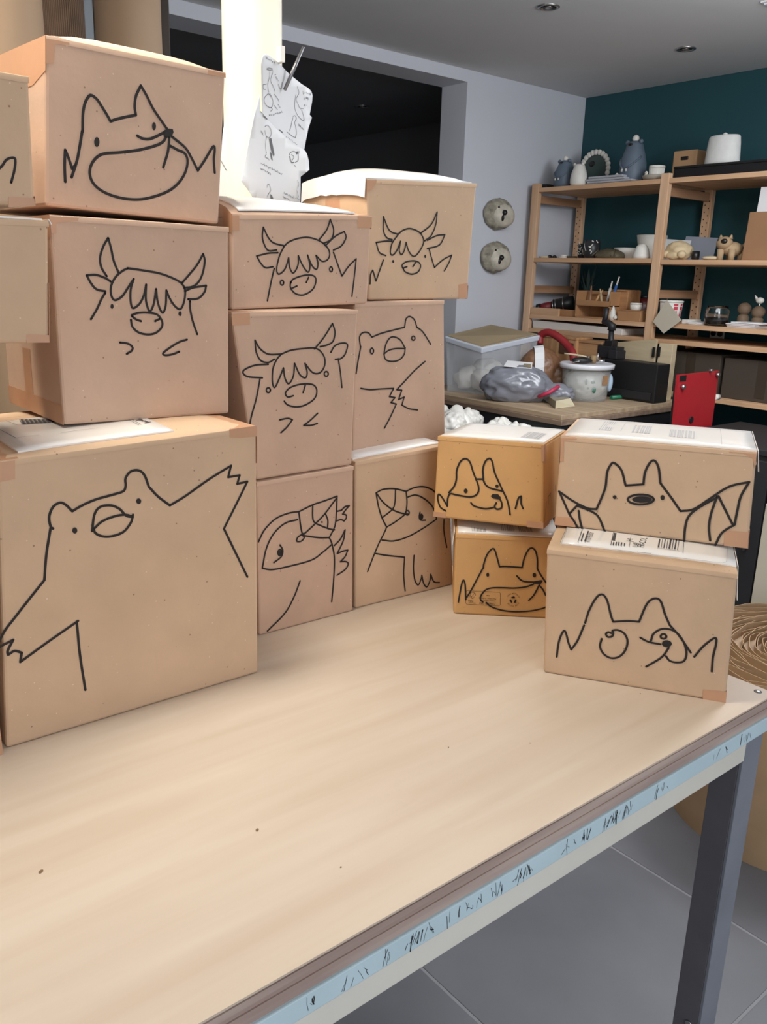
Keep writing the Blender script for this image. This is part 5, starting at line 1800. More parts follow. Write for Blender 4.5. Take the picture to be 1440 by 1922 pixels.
for k, (f, dy, col, lab, h) in enumerate(((0.25, 0.02, (150, 110, 84), 'short wooden tool leaning left in the organiser', 0.10), (0.38, -0.03, (196, 150, 100), 'blond wooden tool leaning right in the organiser', 0.08), (0.62, 0.045, (206, 180, 140), 'pale wooden stick crossing it in the organiser', 0.085), (0.74, -0.004, (210, 206, 198), 'white handled tool in the organiser', 0.13), (0.86, -0.02, (52, 96, 160), 'blue pen standing in the organiser', 0.155))):
    y = ya + (yb - ya) * f
    p = np.array([4.06, y, zm + 0.009])
    q = p + np.array([0.03, dy, h])
    tt = thing('hand_tool', lab, 'tool', p, 'tools in the organiser')
    b = MB()
    b.tube([p, p + (q - p) * 0.7], [0.006, 0.008], 10)
    b.build('handle', mat('tool_handle_' + ('ash', 'blond', 'pale', 'white', 'blue')[k], col, 0.5, 0.05), tt)
    b = MB()
    b.tube([p + (q - p) * 0.7, q], [0.005, 0.004], 10)
    b.build('tip', mat('tool_handle_' + ('ash', 'blond', 'pale', 'white', 'blue')[k], col) if k != 4 else CERAMIC, tt)
t, c, s = shelf_item('potted_sprig', 'small dark sprig in a pot behind the organiser', 'plant', 1100, 4.30, Z3L)
b = MB()
b.lathe(c, [(0.03, 0), (0.04, 0.10), (0.034, 0.10)], 18)
b.build('pot', PLASTIC_BLACK, t)
LEAF = mat('dusty_leaf', (62, 84, 80), 0.6, 0.2, 20)
for k in range(16):
    th, el = k * 2.4, 0.5 + 0.045 * k
    e = c + np.array([0.05 * math.cos(th), 0.055 * math.sin(th), 0.14 + 0.012 * k])
    b = MB()
    st = c + np.array([0, 0, 0.10])
    d = (e - st)
    sd = np.cross(d, [0, 0, 1.0])
    sd = sd / np.linalg.norm(sd) * 0.011
    b.face([st, st + d * 0.6 + sd, e, st + d * 0.6 - sd])
    b.build('leaf', LEAF, t)
# timber blocks and boxes
ya, yb = onx(1145, 575, 4.10)[1], onx(1177, 575, 4.10)[1]
zt = onx(1160, 545, 4.10)[2]
b = MB()
b.span(np.array([4.10, yb, Z3L]), np.array([4.22, ya, zt]), 0.003)
b.span(np.array([4.095, yb + 0.008, zt - 0.006]), np.array([4.225, ya - 0.008, zt + 0.004]), 0.002)
tag(b.build('wooden_block', BOXWOOD), 'upright brown timber box right of the organiser', 'box', 'timber boxes on the third shelf')
ya, yb = onx(1159, 590, 4.01)[1], onx(1202, 590, 4.01)[1]
zt = onx(1180, 582, 4.01)[2]
t = thing('wooden_tray', 'low square timber tray carrying a small ramekin on the third shelf', 'box', (4.06, (ya + yb) / 2, Z3L), 'timber boxes on the third shelf')
b = MB()
b.span(np.array([4.012, yb, Z3L]), np.array([4.11, ya, zt - 0.004]), 0.003)
b.build('body', OW, t)
b = MB()
b.span(np.array([4.010, yb - 0.002, zt - 0.004]), np.array([4.112, ya + 0.002, zt]), 0.001)
b.build('lid', OW, t)
r2 = ramekin('small white ramekin on the low timber tray', 1193, 4.06, Z3L, 22, 0.038, 'white ramekins on the shelves')
r2.location.z += zt - Z3L
t, c, s = shelf_item('bird_figurine', 'white pointed bird figurine standing before the timber boxes', 'figurine', 1151, 4.03, Z3L)
b = MB()
b.lathe(c, [(0.018, 0), (0.022, 0.02), (0.013, 0.05), (0.003, 0.075)], 16)
b.build('body', CERAMIC, t)
b = MB()
b.blob(c + np.array([-0.006, -0.022, 0.014]), (0.012, 0.016, 0.012), sub=2)
b.build('wing', CERAMIC, t)
for k, (x, h, w, lab) in enumerate(((1188, 0.115, 0.05, 'dark jar at the back of the third shelf'), (1208, 0.135, 0.045, 'dark red bottle beside the middle post'))):
    t, c, s = shelf_item('jar', lab, 'jar', x, 4.28, Z3L, 'dark jars on the third shelf')
    mm = mat(('dark_jar_glaze', 'dark_red_glass')[k], ((34, 36, 38), (84, 26, 28))[k], 0.3, 0.1)
    b = MB()
    b.lathe(c, [(w * 0.9, 0), (w, 0.01), (w, h * 0.75), (w * 0.6, h * 0.88)], 22)
    b.build('body', mm, t)
    b = MB()
    b.lathe(c, [(w * 0.62, h * 0.86), (w * 0.62, h), (0.002, h)], 22)
    b.build('lid', PLASTIC_BLACK, t)

# ---- third shelf, right bay
t, c, s = shelf_item('paper_cup', 'white and red lettered cup with lid behind the hanging card', 'cup', 1259, 4.06, ZS3)
r0, hh = 21 * s, 0.105
b = MB()
b.lathe(c, [(r0 * 0.82, 0), (r0, hh)], 30)
b.build('body', CERAMIC, t)
b = MB()
b.lathe(c, [(r0 * 1.04, hh), (r0 * 1.04, hh + 0.008), (r0 * 0.9, hh + 0.010), (0.002, hh + 0.010)], 30)
b.build('lid', CERAMIC, t)
REDP = mat('red_print', (196, 62, 80), 0.6, 0.03)
b = MB()
for th0, th1 in ((-30, -8), (14, 36), (52, 72)):
    for za, zb in ((0.02, 0.028), (0.032, 0.05), (0.055, 0.062), (0.066, 0.084), (0.088, 0.098)):
        pts = []
        for th, z in ((th0, za), (th1, za), (th1, zb), (th0, zb)):
            a = math.radians(212 + th)
            rr_ = r0 * (0.82 + 0.18 * z / hh) + 0.0012
            pts.append(c + np.array([rr_ * math.cos(a), rr_ * math.sin(a), z]))
        b.face(pts)
b.build('red_print', REDP, t)
cq = [onx(x, y, 3.985) for x, y in ((1252, 563), (1280, 601), (1246, 626), (1226, 604))]
mb = MB()
mb.prism(cq, (-1, 0, 0), 0.0015)
t = mb.build('hanging_card', mat('beige_card', (188, 180, 162), 0.7, 0.04, 6))
tag(t, 'beige card hanging askew from the middle shelf post', 'card')
b = MB()
b.tube([cq[0] + np.array([0.0, 0, -0.004]), cq[0] + np.array([0.012, 0.004, 0.004])], 0.003, 8)
pin = b.build('pin', STEEL)
pin.parent = t
pin.location = Vector(pin.location) - Vector(t.location)
for k, (x0, x1, h, X, m, lab) in enumerate(((1280, 1292, 0.022, 4.05, CERAMIC, 'small white eraser block beside the lettered cup'), (1290, 1328, 0.012, 4.04, PAPER, 'loose white papers left of the glass jar'), (1364, 1418, 0.020, 4.02, mat('pale_envelope', (206, 198, 196), 0.7, 0.03, 8), 'pale envelopes in a pile right of the glass jar'), (1372, 1432, 0.006, 4.06, PAPER, 'white sheet lying over the pale envelopes'))):
    ya, yb = onx(x0, 605, X)[1], onx(x1, 605, X)[1]
    z0 = ZS3 + (0.020 if k == 3 else 0)
    b = MB()
    nl = 3 if k in (1, 2) else 1
    for q in range(nl):
        b.box((X + 0.06, (ya + yb) / 2 + (q - 1) * 0.006 * (nl > 1), z0 + h * (q + 0.5) / nl), (0.12, ya - yb, h / nl - 0.0008), 0.0012, rz=0.05 * (q - 1) * (nl > 1))
    tag(b.build('paper_stack' if k else 'eraser', m), lab, 'paper' if k else 'eraser', 'papers on the third shelf' if k else None)
GLASS = mat('clear_glass', (235, 240, 240), 0.05, 0.0, trans=1.0)
t, c, s = shelf_item('glass_jar', 'clear glass jar with dark contents on the third shelf', 'jar', 1347, 4.06, ZS3)
b = MB()
b.lathe(c, [(0.052, 0.0), (0.058, 0.006), (0.058, 0.075), (0.050, 0.086), (0.050, 0.098), (0.047, 0.098), (0.047, 0.084), (0.054, 0.072), (0.054, 0.008), (0.002, 0.006)], 30)
b.build('glass', GLASS, t)
b = MB()
b.lathe(c, [(0.050, 0.0075), (0.052, 0.035), (0.002, 0.040)], 24)
b.build('contents', PLASTIC_BLACK, t)
for x, h, lab, bird in ((1397, 0.10, 'small brown clay bust behind the envelopes', False), (1424, 0.085, 'brown clay figure topped by a white bird at the right edge', True)):
    t, c, s = shelf_item('clay_figure', lab, 'figurine', x, 4.22, ZS3, 'clay figures on the third shelf')
    BC = mat('brown_figure_clay', (112, 92, 72), 0.7, 0.15, 14, 0.2, 40)
    b = MB()
    b.lathe(c, [(0.036, 0), (0.040, 0.008), (0.028, 0.02), (0.030, h * 0.45), (0.018, h * 0.6)], 20)
    b.build('torso', BC, t)
    b = MB()
    b.blob(c + np.array([0, 0, h * 0.85]), (0.032, 0.034, 0.032), 0.06, 2, 3, x)
    b.build('head', BC, t)
    if bird:
        b = MB()
        b.blob(c + np.array([0, 0, h + 0.045]), (0.016, 0.022, 0.016), sub=2)
        b.cyl(c + np.array([0, 0, h + 0.02]), c + np.array([0, 0, h + 0.035]), 0.004, 0.004, 8)
        b.cyl(c + np.array([0, 0.016, h + 0.05]), c + np.array([0, 0.03, h + 0.07]), 0.008, 0.002, 8)
        b.build('bird', CERAMIC, t)

# ---- low level of the shelf: boards, sockets, dark cartons
b = MB()
ya, yb = Y3 - 0.04, onx(1168, 625, 4.02)[1]
z0 = TOPS['fourth']
b.hexa([(4.02, yb, z0), (4.30, yb, z0), (4.30, ya, z0), (4.02, ya, z0), (4.02, yb, z0 + 0.035), (4.30, yb, z0 + 0.035), (4.30, ya, z0 + 0.048), (4.02, ya, z0 + 0.048)], 0.004)
tag(b.build('foam_board', mat('white_foam_board', (212, 206, 198), 0.8, 0.03, 10)), 'long white foam board lying under the third shelf', 'board')
for x, lab in ((1300, 'dim grey wall socket cover under the right bay'), (1346, 'white double wall socket under the third shelf')):
    p = onx(x, 626, WX - 0.01)
    t = thing('wall_socket', lab, 'socket', (WX - 0.008, p[1], p[2]), 'wall sockets behind the shelf')
    b = MB()
    b.box((WX - 0.006, p[1], p[2]), (0.012, 0.085 if x > 1320 else 0.07, 0.075), 0.004)
    b.build('plate', CERAMIC if x > 1320 else mat('grey_socket', (96, 98, 100), 0.6, 0.05), t)
    for sgn in ((-1, 1) if x > 1320 else (0,)):
        b = MB()
        b.lathe((WX - 0.012, p[1] + sgn * 0.02, p[2]), [(0.016, 0), (0.016, 0.003), (0.002, 0.003)], 16, axis=Matrix.Rotation(math.radians(-90), 3, 'Y'))
        b.build('outlet', PLASTIC_BLACK, t)
DARKBOX = mat('dusty_dark_carton', (66, 56, 46), 0.85, 0.06, 8)
for y0, y1, h, lab in ((2.60, 2.27, 0.21, 'dark dusty carton on the low shelf just right of the middle post'), (2.25, 1.84, 0.20, 'dark dusty carton on the low shelf near the right edge')):
    t = thing('storage_carton', lab, 'box', (4.2, (y0 + y1) / 2, TOPS['low']), 'dusty cartons on the low shelf')
    b = MB()
    b.span(np.array([4.06, y1, TOPS['low']]), np.array([4.38, y0, TOPS['low'] + h]), 0.004)
    b.build('body', DARKBOX, t)
    b = MB()
    b.span(np.array([4.058, (y0 + y1) / 2 - 0.025, TOPS['low'] + 0.02]), np.array([4.382, (y0 + y1) / 2 + 0.025, TOPS['low'] + h + 0.0008]))
    b.build('tape', mat('dark_tape', (58, 48, 38), 0.5, 0.05), t)

# ------------------------------------------------------------------ the work table at the back
ZW = 0.90
WX0, WX1, WY0, WY1 = 2.985, 3.97, 2.385, 3.45
wt = thing('work_table', 'sturdy black framed work table with layered timber top before the shelving', 'table', ((WX0 + WX1) / 2, 2.9, 0))
TW = wood('work_table_top', (186, 164, 136), (158, 136, 110), 1)
MB().span(np.array([WX0 + 0.012, WY0 + 0.012, ZW - 0.022]), np.array([WX1, WY1, ZW]), 0.002).build('tabletop', TW, wt)
MB().span(np.array([WX0, WY0, ZW - 0.045]), np.array([WX1, WY1, ZW - 0.022]), 0.002).build('under_board', wood('work_table_under', (150, 128, 108), (118, 98, 82), 1), wt)
FR = mat('black_frame_steel', (34, 34, 37), 0.5, 0.1, 8)
for p, q in (((WX0 + 0.01, WY0 + 0.01, ZW - 0.105), (WX0 + 0.06, WY1, ZW - 0.045)), ((WX0 + 0.06, WY0 + 0.01, ZW - 0.105), (WX1, WY0 + 0.06, ZW - 0.045)), ((WX1 - 0.05, WY0 + 0.06, ZW - 0.105), (WX1, WY1, ZW - 0.045)), ((WX0 + 0.06, WY1 - 0.05, ZW - 0.105), (WX1 - 0.05, WY1, ZW - 0.045))):
    MB().span(np.array(p), np.array(q), 0.002).build('frame_rail', FR, wt)
for x in (WX0 + 0.01, WX1 - 0.06):
    for y in (WY0 + 0.01, WY1 - 0.06):
        MB().span(np.array([x, y, 0]), np.array([x + 0.05, y + 0.05, ZW - 0.105]), 0.002).build('leg', FR, wt)
b = MB()
b.box((WX0 + 0.0095, WY0 + 0.035, ZW - 0.075), (0.001, 0.012, 0.022), 0)
b.build('sticker', CERAMIC, wt)


def on_table(x, y):
    return onz(x, y, ZW)


# lidded plastic tote
L0, L1, L2, L3 = CAM + ray(905, 653) * 4.27, CAM + ray(1013, 629) * 4.46, CAM + ray(922, 611) * 4.74, CAM + ray(836, 631) * 4.40
q = [L0, L1, L2, L3]
mid = sum(q) / 4
zl = mid[2]
t = thing('storage_tote', 'clear plastic tote of white stuffing with a kraft sheet on its lid', 'tote', (mid[0], mid[1], ZW))
TOTE = mat('milky_plastic', (214, 218, 222), 0.35, 0.02, 5, alpha=0.24)
sc_ = lambda p, k, z: np.array([mid[0] + (p[0] - mid[0]) * k, mid[1] + (p[1] - mid[1]) * k, z])
b = MB()
outer_b, outer_t = [sc_(p, 0.90, ZW + 0.001) for p in q], [sc_(p, 0.97, p[2] - 0.024) for p in q]
inner_b, inner_t = [sc_(p, 0.88, ZW + 0.006) for p in q], [sc_(p, 0.955, p[2] - 0.024) for p in q]
for i in range(4):
    j = (i + 1) % 4
    b.face([outer_b[i], outer_b[j], outer_t[j], outer_t[i]])
    b.face([inner_b[j], inner_b[i], inner_t[i], inner_t[j]])
    b.face([outer_t[i], outer_t[j], inner_t[j], inner_t[i]])
b.face(outer_b[::-1])
b.face(inner_b)
b.build('tub', TOTE, t)
b = MB()
b.hexa([sc_(p, 1.0, p[2] - 0.030) for p in q] + [sc_(p, 1.02, p[2]) for p in q], 0.006)
b.build('lid', mat('pale_lid_plastic', (206, 212, 222), 0.35, 0.02, 5, trans=0.1), t)
b = MB()
b.blob((mid[0], mid[1], ZW + 0.085), (0.095, 0.095, 0.075), 0.3, 2.2, 4, 3, fine=0.1, flat=ZW + 0.008)
for i in range(4):
    pp = sc_(q[i], 0.45, ZW + 0.065)
    b.blob(pp, (0.065, 0.065, 0.055), 0.35, 2.4, 3, i, fine=0.12, flat=ZW + 0.008)
b.build('stuffing', mat('white_fibre', (232, 228, 220), 0.9, 0.05, 20, 0.6, 30), t)
b = MB()
b.prism([sc_(p, 0.95, p[2] + 0.002) for p in q], (0, 0, 1), 0.004)
o = b.build('kraft_sheet', mat('kraft_sheet', (160, 142, 112), 0.85, 0.05, 6))
tag(o, 'flat kraft sheet lying on the lid of the plastic tote', 'sheet')
p = onz(868, 741, ZW)
# thin card under the tote
# grey courier bag with tied neck
c = on_table(968, 757) + np.array([math.cos(YAW), math.sin(YAW), 0]) * 0.085
t = thing('plastic_bag', 'stuffed grey plastic bag tied with a pink band on the work table', 'bag', c)
GB = mat('grey_polythene', (124, 126, 134), 0.22, 0.16, 6, 1.0, 11, stretch=(1.0, 1.0, 2.2))
side = np.array([math.sin(YAW), -math.cos(YAW), 0])
fwd = np.array([math.cos(YAW), math.sin(YAW), 0])
sm = depth(c) / FPX
Rb = Matrix(((side[0], fwd[0], 0), (side[1], fwd[1], 0), (0, 0, 1)))
b = MB()
b.blob(c + np.array([0, 0, 0.075]) + side * (3 * sm), (62 * sm, 0.085, 0.100), 0.14, 2.2, 5, 11, fine=0.075, ffreq=2.9, rot=Rb, flat=ZW + 0.002)
b.build('sack', GB, t)
neck = c + side * (60 * sm) + np.array([0, 0, 0.060]) - fwd * 0.02
b = MB()
b.blob(neck + side * (20 * sm) - np.array([0, 0, 0.018]), (28 * sm, 0.055, 0.045), 0.3, 2.6, 4, 5, fine=0.12, ffreq=6, rot=Rb, flat=ZW + 0.002)
b.build('tied_end', GB, t)
b = MB()
u = (side * 0.86 + np.array([0, 0, 0.5]))
b.tube([neck - u * 0.055 - fwd * 0.05, neck - fwd * 0.075, neck + u * 0.055 - fwd * 0.05], [0.009, 0.010, 0.009], 10)
b.build('band', mat('pink_band', (186, 52, 84), 0.5, 0.05), t)
b = MB()
lc = c + np.array([0, 0, 0.186]) + side * (4 * sm) - fwd * 0.005
b.prism([lc + side * a + fwd * d_ + np.array([0, 0, e]) for a, d_, e in ((-0.075, -0.045, -0.014), (0.06, -0.05, -0.022), (0.075, 0.03, 0.0), (-0.05, 0.03, 0.006))], (0, 0, 1), 0.002)
lb = b.build('label', PAPER, t)
b = MB()
b.prism([lc + side * a + fwd * d_ + np.array([0, 0, e]) for a, d_, e in ((0.02, -0.04, -0.011), (0.058, -0.045, -0.016), (0.062, -0.005, -0.004), (0.03, 0.0, -0.002))], (0, 0, 1), 0.001)
b.build('label_print', mat('tan_print', (150, 132, 100), 0.7, 0.1), lb)
# brown wrapped clay with a white label band
c = on_table(1021, 742) + fwd * 0.005
t = thing('clay_block', 'brown wrapped block of clay with a white label band beside the tote', 'bag', c)
BW = mat('brown_wrap', (128, 92, 66), 0.4, 0.16, 7, 0.6, 16)
b = MB()
b.blob(c + np.array([0, 0, 0.125]) - side * (12 * sm), (40 * sm, 0.075, 0.120), 0.10, 2.0, 5, 7, fine=0.05, rot=Rb, flat=ZW + 0.001)
b.blob(c + np.array([0, 0, 0.075]) + side * (26 * sm), (30 * sm, 0.07, 0.085), 0.22, 2.4, 4, 9, fine=0.08, rot=Rb, flat=ZW + 0.001)
b.build('wrapped_clay', BW, t)
b = MB()
bc = c + np.array([0, 0, 0.125]) - side * (18 * sm)
pts = []
for k in range(13):
    th = math.radians(-70 + k * 20)
    pts.append((bc - fwd * (0.083 * math.cos(th)) + np.array([0, 0, 0.127 * math.sin(th)])))
for p, q in zip(pts, pts[1:]):
    sl = side * 0.024 + np.array([0, 0, 0.004])
    n_ = (p + q) / 2 - bc
    b.prism([p - sl, p + sl, q + sl, q - sl], n_ / np.linalg.norm(n_), 0.002)
b.build('label_band', PAPER, t)
# thick red hose arching behind
p = [onx(x, y, X) for x, y, X in ((1013, 646, 3.55), (1015, 630, 3.56), (1030, 624, 3.57), (1050, 634, 3.58), (1066, 650, 3.58), (1077, 672, 3.55), (1080, 700, 3.5))]
p[-1] = np.array([p[-1][0], p[-1][1], ZW + 0.018])
b = MB()
P2 = [Vector([float(v) for v in w_]) for w_ in catmull(p, 6)]
b.tube(P2, 0.020, 14)
tag(b.build('red_hose', mat('red_rubber', (140, 36, 40), 0.5, 0.06)), 'thick red hose arching behind the brown clay block', 'hose')
# wooden chest pieces
def tilted_panel(name, label, cat, pts, X0, X1, th, m, group=None, parent=None):
    """upright board whose front corners are given by pixels, from X0 at its left to X1 at its right"""
    (a, bq, cq_, d) = pts
    A, B, Cc, D = onx(*a, X0), onx(*bq, X1), onx(*cq_, X1), onx(*d, X0)
    nrm = np.cross(B - A, D - A)
    nrm /= np.linalg.norm(nrm)
    if nrm[0] > 0:
        nrm = -nrm
    mb = MB()
    mb.prism([A, B, Cc, D], -nrm, th)
    return mb.build(name, m, parent), (A, B, Cc, D)


STR = wood('striped_chest_timber', (196, 152, 108), (150, 108, 72), 2, 8)
for lab, x0, x1, yt, yb_, X, m, nm, dpt in (('striped timber case standing behind the brown clay block', 1016, 1079, 631, 700, 3.72, STR, 'timber_case', 0.14), ('plain timber case standing left of the pale plywood lid', 1083, 1128, 640, 700, 3.75, wood('plain_case_timber', (180, 140, 100), (156, 116, 80), 1), 'timber_case', 0.13)):
    ya, yb = onx(x0, 660, X)[1], onx(x1, 660, X)[1]
    zt = onx((x0 + x1) / 2, yt, X)[2]
    t = thing(nm, lab, 'case', (X + dpt / 2, (ya + yb) / 2, ZW), 'timber cases on the work table')
    b = MB()
    b.span(np.array([X, yb, ZW]), np.array([X + dpt, ya, zt - 0.012]), 0.003)
    b.build('body', m, t)
    b = MB()
    b.span(np.array([X - 0.004, yb - 0.003, zt - 0.012]), np.array([X + dpt + 0.004, ya + 0.003, zt]), 0.002)
    b.build('lid', m, t)
    if x0 == 1016:
        b = MB()
        b.span(np.array([X - 0.004, yb + 0.01, zt - 0.09]), np.array([X + 0.001, (ya + yb) / 2 - 0.01, zt - 0.03]), 0.002)
        b.build('handle_recess', mat('dark_recess', (84, 54, 36), 0.8, 0.05), t)
t = thing('plywood_lid', 'pale plywood panel with black hinges propped upright behind the black stand', 'panel', onx(1180, 690, 3.92) * np.array([1, 1, 0]) + np.array([0, 0, ZW]))
PP = wood('pale_ply', (206, 190, 158), (186, 168, 136), 1, 5)
A, B = onx(1128, 644, 3.945), onx(1233, 637, 3.90)
mb = MB()
mb.hexa([(A[0], A[1], ZW), (A[0] + 0.014, A[1], ZW), (B[0] + 0.014, B[1], ZW), (B[0], B[1], ZW), A, A + np.array([0.014, 0, 0]), B + np.array([0.014, 0, 0]), B], 0.001)
mb.build('panel', PP, t)
for x, y in ((1227, 661), (1237, 660)):
    p = onx(x, y, 3.893)
    b = MB()
    b.box((3.893, p[1], p[2]), (0.006, 0.016, 0.050), 0.002)
    b.build('hinge', PLASTIC_BLACK, t)
mb = MB()
ya, yb = onx(1236, 660, 3.90)[1], onx(1262, 660, 3.90)[1]
mb.span(np.array([3.90, max(yb, WY0 + 0.01), ZW]), np.array([3.94, ya, onx(1250, 645, 3.90)[2]]), 0.002)
mb.build('end_block', PP, t)
# black clamp stand
t = thing('clamp_stand', 'black screw clamp stand with bent handle on the work table', 'clamp', (3.775, onx(1147, 670, 3.775)[1], onx(1157, 675, 3.72)[2]))
XC = 3.775
pz = lambda x, y: onx(x, y, XC)
b = MB()
q0 = pz(1147, 668)
zbed = onx(1157, 675, 3.72)[2]
b.box((XC, q0[1], zbed + 0.030), (0.07, 0.11, 0.060), 0.004)
b.box((XC - 0.012, pz(1160, 672)[1], zbed + 0.022), (0.08, 0.055, 0.045), 0.005)
b.box((XC - 0.005, pz(1131, 668)[1], zbed + 0.032), (0.05, 0.03, 0.065), 0.004)
b.build('clamp_body', FR, t)
b = MB()
b.cyl(pz(1146, 665), pz(1148, 618), 0.016, 0.014, 16)
b.build('screw_rod', FR, t)
b = MB()
b.box(pz(1147, 648), (0.05, 0.05, 0.05), 0.004)
b.build('collar', PLASTIC_BLACK, t)
b = MB()
b.tube([pz(1148, 620), pz(1149, 612), pz(1143, 606), pz(1132, 604)], [0.022, 0.022, 0.016, 0.012], 12)
b.build('crank', FR, t)
b = MB()
b.tube([pz(1133, 606), pz(1137, 595), pz(1139, 578)], [0.012, 0.014, 0.015], 12)
b.build('handle', FR, t)
# white bucket with lid
c = on_table(1107, 757) + fwd * 0.13
sB = depth(c) / FPX
hB = 0.185
t = thing('lidded_bucket', 'translucent white bucket with lid, stuffed with a plastic bag', 'bucket', c)
rb = 45 * sB
b = MB()
b.lathe(c + np.array([0, 0, 0.001]), [(rb * 0.86, 0), (rb * 0.90, 0.01), (rb, hB * 0.9), (rb * 0.98, hB * 0.9), (rb * 0.88, 0.014), (0.002, 0.008)], 40)
b.build('pail', mat('milky_bucket', (226, 228, 226), 0.3, 0.02, 5, alpha=0.28), t)
b = MB()
b.lathe(c, [(rb * 1.02, hB * 0.86), (rb * 1.10, hB * 0.87), (rb * 1.12, hB * 0.98), (rb * 1.06, hB), (rb * 0.98, hB * 0.985), (0.002, hB * 0.985)], 40)
b.build('lid', mat('bucket_lid', (222, 224, 228), 0.35, 0.02, 5), t)
b = MB()
b.blob(c + np.array([0, 0, 0.085]), (rb * 0.80, rb * 0.80, 0.074), 0.08, 2.4, 4, 21, fine=0.14, ffreq=4)
b.build('stuffed_bag', mat('crumpled_clear_bag', (212, 214, 206), 0.4, 0.10, 8, 0.8, 12), t)
b = MB()
for k, (dx, dz, w_, h_, th) in enumerate(((-0.02, 0.10, 0.01, 0.03, 1), (0.012, 0.10, 0.02, 0.018, 1), (0.02, 0.06, 0.022, 0.03, 1), (-0.01, 0.07, 0.012, 0.012, 1))):
    b.blob(c - fwd * rb * 0.86 + side * dx + np.array([0, 0, dz]), (w_ * .5, w_ * .5, h_ * .5), 0.3, 3, 2, k)
b.build('green_print', mat('green_bag_print', (58, 110, 88), 0.6, 0.1), t)
def wrap_pt(th_deg, z, k=1.0):
    a = math.radians(th_deg)
    d_ = -fwd * math.cos(a) + side * math.sin(a)
    return c + d_ * (rb * (0.9 + 0.1 * z / (hB * 0.9))) * k + np.array([0, 0, z]), d_
pts = [wrap_pt(a, z, 1.012) for a, z in ((30, 0.085), (52, 0.085), (52, 0.135), (30, 0.135))]
b = MB()
b.prism([p[0] for p in pts], pts[0][1], 0.0015)
b.build('sticker', mat('amber_sticker', (170, 132, 96), 0.6, 0.15, 60), t)
b = MB()
pc = c + side * rb * 0.99 + np.array([0, 0, 0.09]) - fwd * 0.005
b.blob(pc, (0.016, 0.02, 0.045), sub=3, rot=Rb)
b.build('side_grip', mat('pale_blue_plastic', (176, 200, 220), 0.4, 0.03), t)
# things on the bucket lid
zt = c[2] + hB
tp = lambda a, d_, h=0: np.array([c[0], c[1], zt + h]) + side * a + fwd * d_
t = thing('black_pouch', 'flat black pouch lying on the bucket lid', 'pouch', tp(-0.03, -0.02))
b = MB()
b.blob(tp(-0.035, -0.03, 0.014), (0.052, 0.025, 0.017), 0.12, 2, 3, 2, rot=Rb, flat=zt + 0.0005)
b.build('body', PLASTIC_BLACK, t)
b = MB()
b.tube([tp(-0.085, -0.045, 0.006), tp(-0.05, -0.05, 0.012), tp(-0.01, -0.048, 0.018)], 0.003, 6)
b.build('zip', STEEL, t)
t = thing('wooden_stick', 'slim wooden stick lying across the black pouch', 'stick', tp(-0.03, 0.03))
b = MB()
b.tube([tp(-0.11, 0.045, 0.040), tp(-0.05, 0.035, 0.035), tp(0.0, 0.02, 0.028)], [0.004, 0.005, 0.004], 8)
b.build('shaft', CREAM, t)
b = MB()
b.tube([tp(0.0, 0.02, 0.028), tp(0.02, 0.015, 0.025)], [0.006, 0.004], 8)
b.build('ferrule', STEEL, t)
t = thing('cork_tool', 'small cork and steel tool standing on the bucket lid', 'tool', tp(0.035, 0.0))
b = MB()
b.cyl(tp(0.028, 0.0, 0.0005), tp(0.030, 0.0, 0.038), 0.015, 0.016, 14)
b.build('cork', mat('cork', (150, 124, 90), 0.8, 0.15, 30), t)
b = MB()
b.cyl(tp(0.045, 0.0, 0.012), tp(0.085, -0.01, 0.012), 0.008, 0.008, 12)
b.cyl(tp(0.050, 0.0, 0.006), tp(0.050, 0.0, 0.050), 0.004, 0.004, 10)
b.build('steel_fitting', STEEL, t)
# cream carton offcut
p = [on_table(x, y) for x, y in ((1022, 752), (1042, 767), (1079, 763), (1066, 744))]
o = thing('small_carton', 'small cream carton with its flap open at the table edge', 'box', sum(p) / 4)
b = MB()
hgt = 0.035
inn = (p[3] - p[0])
b.hexa([p[0], p[1], p[1] + inn * 0.6, p[0] + inn * 0.6] + [q_ + np.array([0, 0, hgt]) for q_ in (p[0], p[1], p[1] + inn * 0.6, p[0] + inn * 0.6)], 0.002)
b.build('body', mat('grey_board', (150, 142, 122), 0.8, 0.05), o)
e = np.array([0, 0, hgt])
b = MB()
b.prism([p[1] + e * 0.05 - fwd * 0.004, p[2] + e * 0.05 - fwd * 0.004, p[2] - side * 0.02 + e * 1.05 + fwd * 0.02, p[1] + e * 1.05 - fwd * 0.002], -fwd, 0.002)
b.build('flap', mat('cream_flap', (204, 194, 164), 0.75, 0.04), o)
# green pen and a loop of string
a, bq = on_table(1147, 750), on_table(1192, 747)
t = thing('green_pen', 'green felt pen lying beside the bucket', 'pen', (a + bq) / 2)
up_ = np.array([0, 0, 0.0105])
b = MB()
b.tube([a + up_, a + (bq - a) * 0.75 + up_], [0.010, 0.010], 12)
b.build('barrel', mat('green_plastic', (34, 122, 88), 0.4, 0.05), t)
b = MB()
b.tube([a + (bq - a) * 0.75 + up_, bq + up_], [0.0102, 0.008], 12)
b.build('cap', mat('green_plastic', (0, 0, 0)), t)
c = on_table(1197, 744)
b = MB()
pts = [c + side * 0.035 * math.cos(k * 0.7) * (1 - 0.02 * k) + fwd * 0.045 * math.sin(k * 0.7) + np.array([0, 0, 0.003 + 0.0012 * k]) for k in range(15)]
b.tube(catmull(pts, 4), 0.0028, 6)
tag(b.build('string_loop', CREAM), 'loop of cream string by the green pen', 'string')
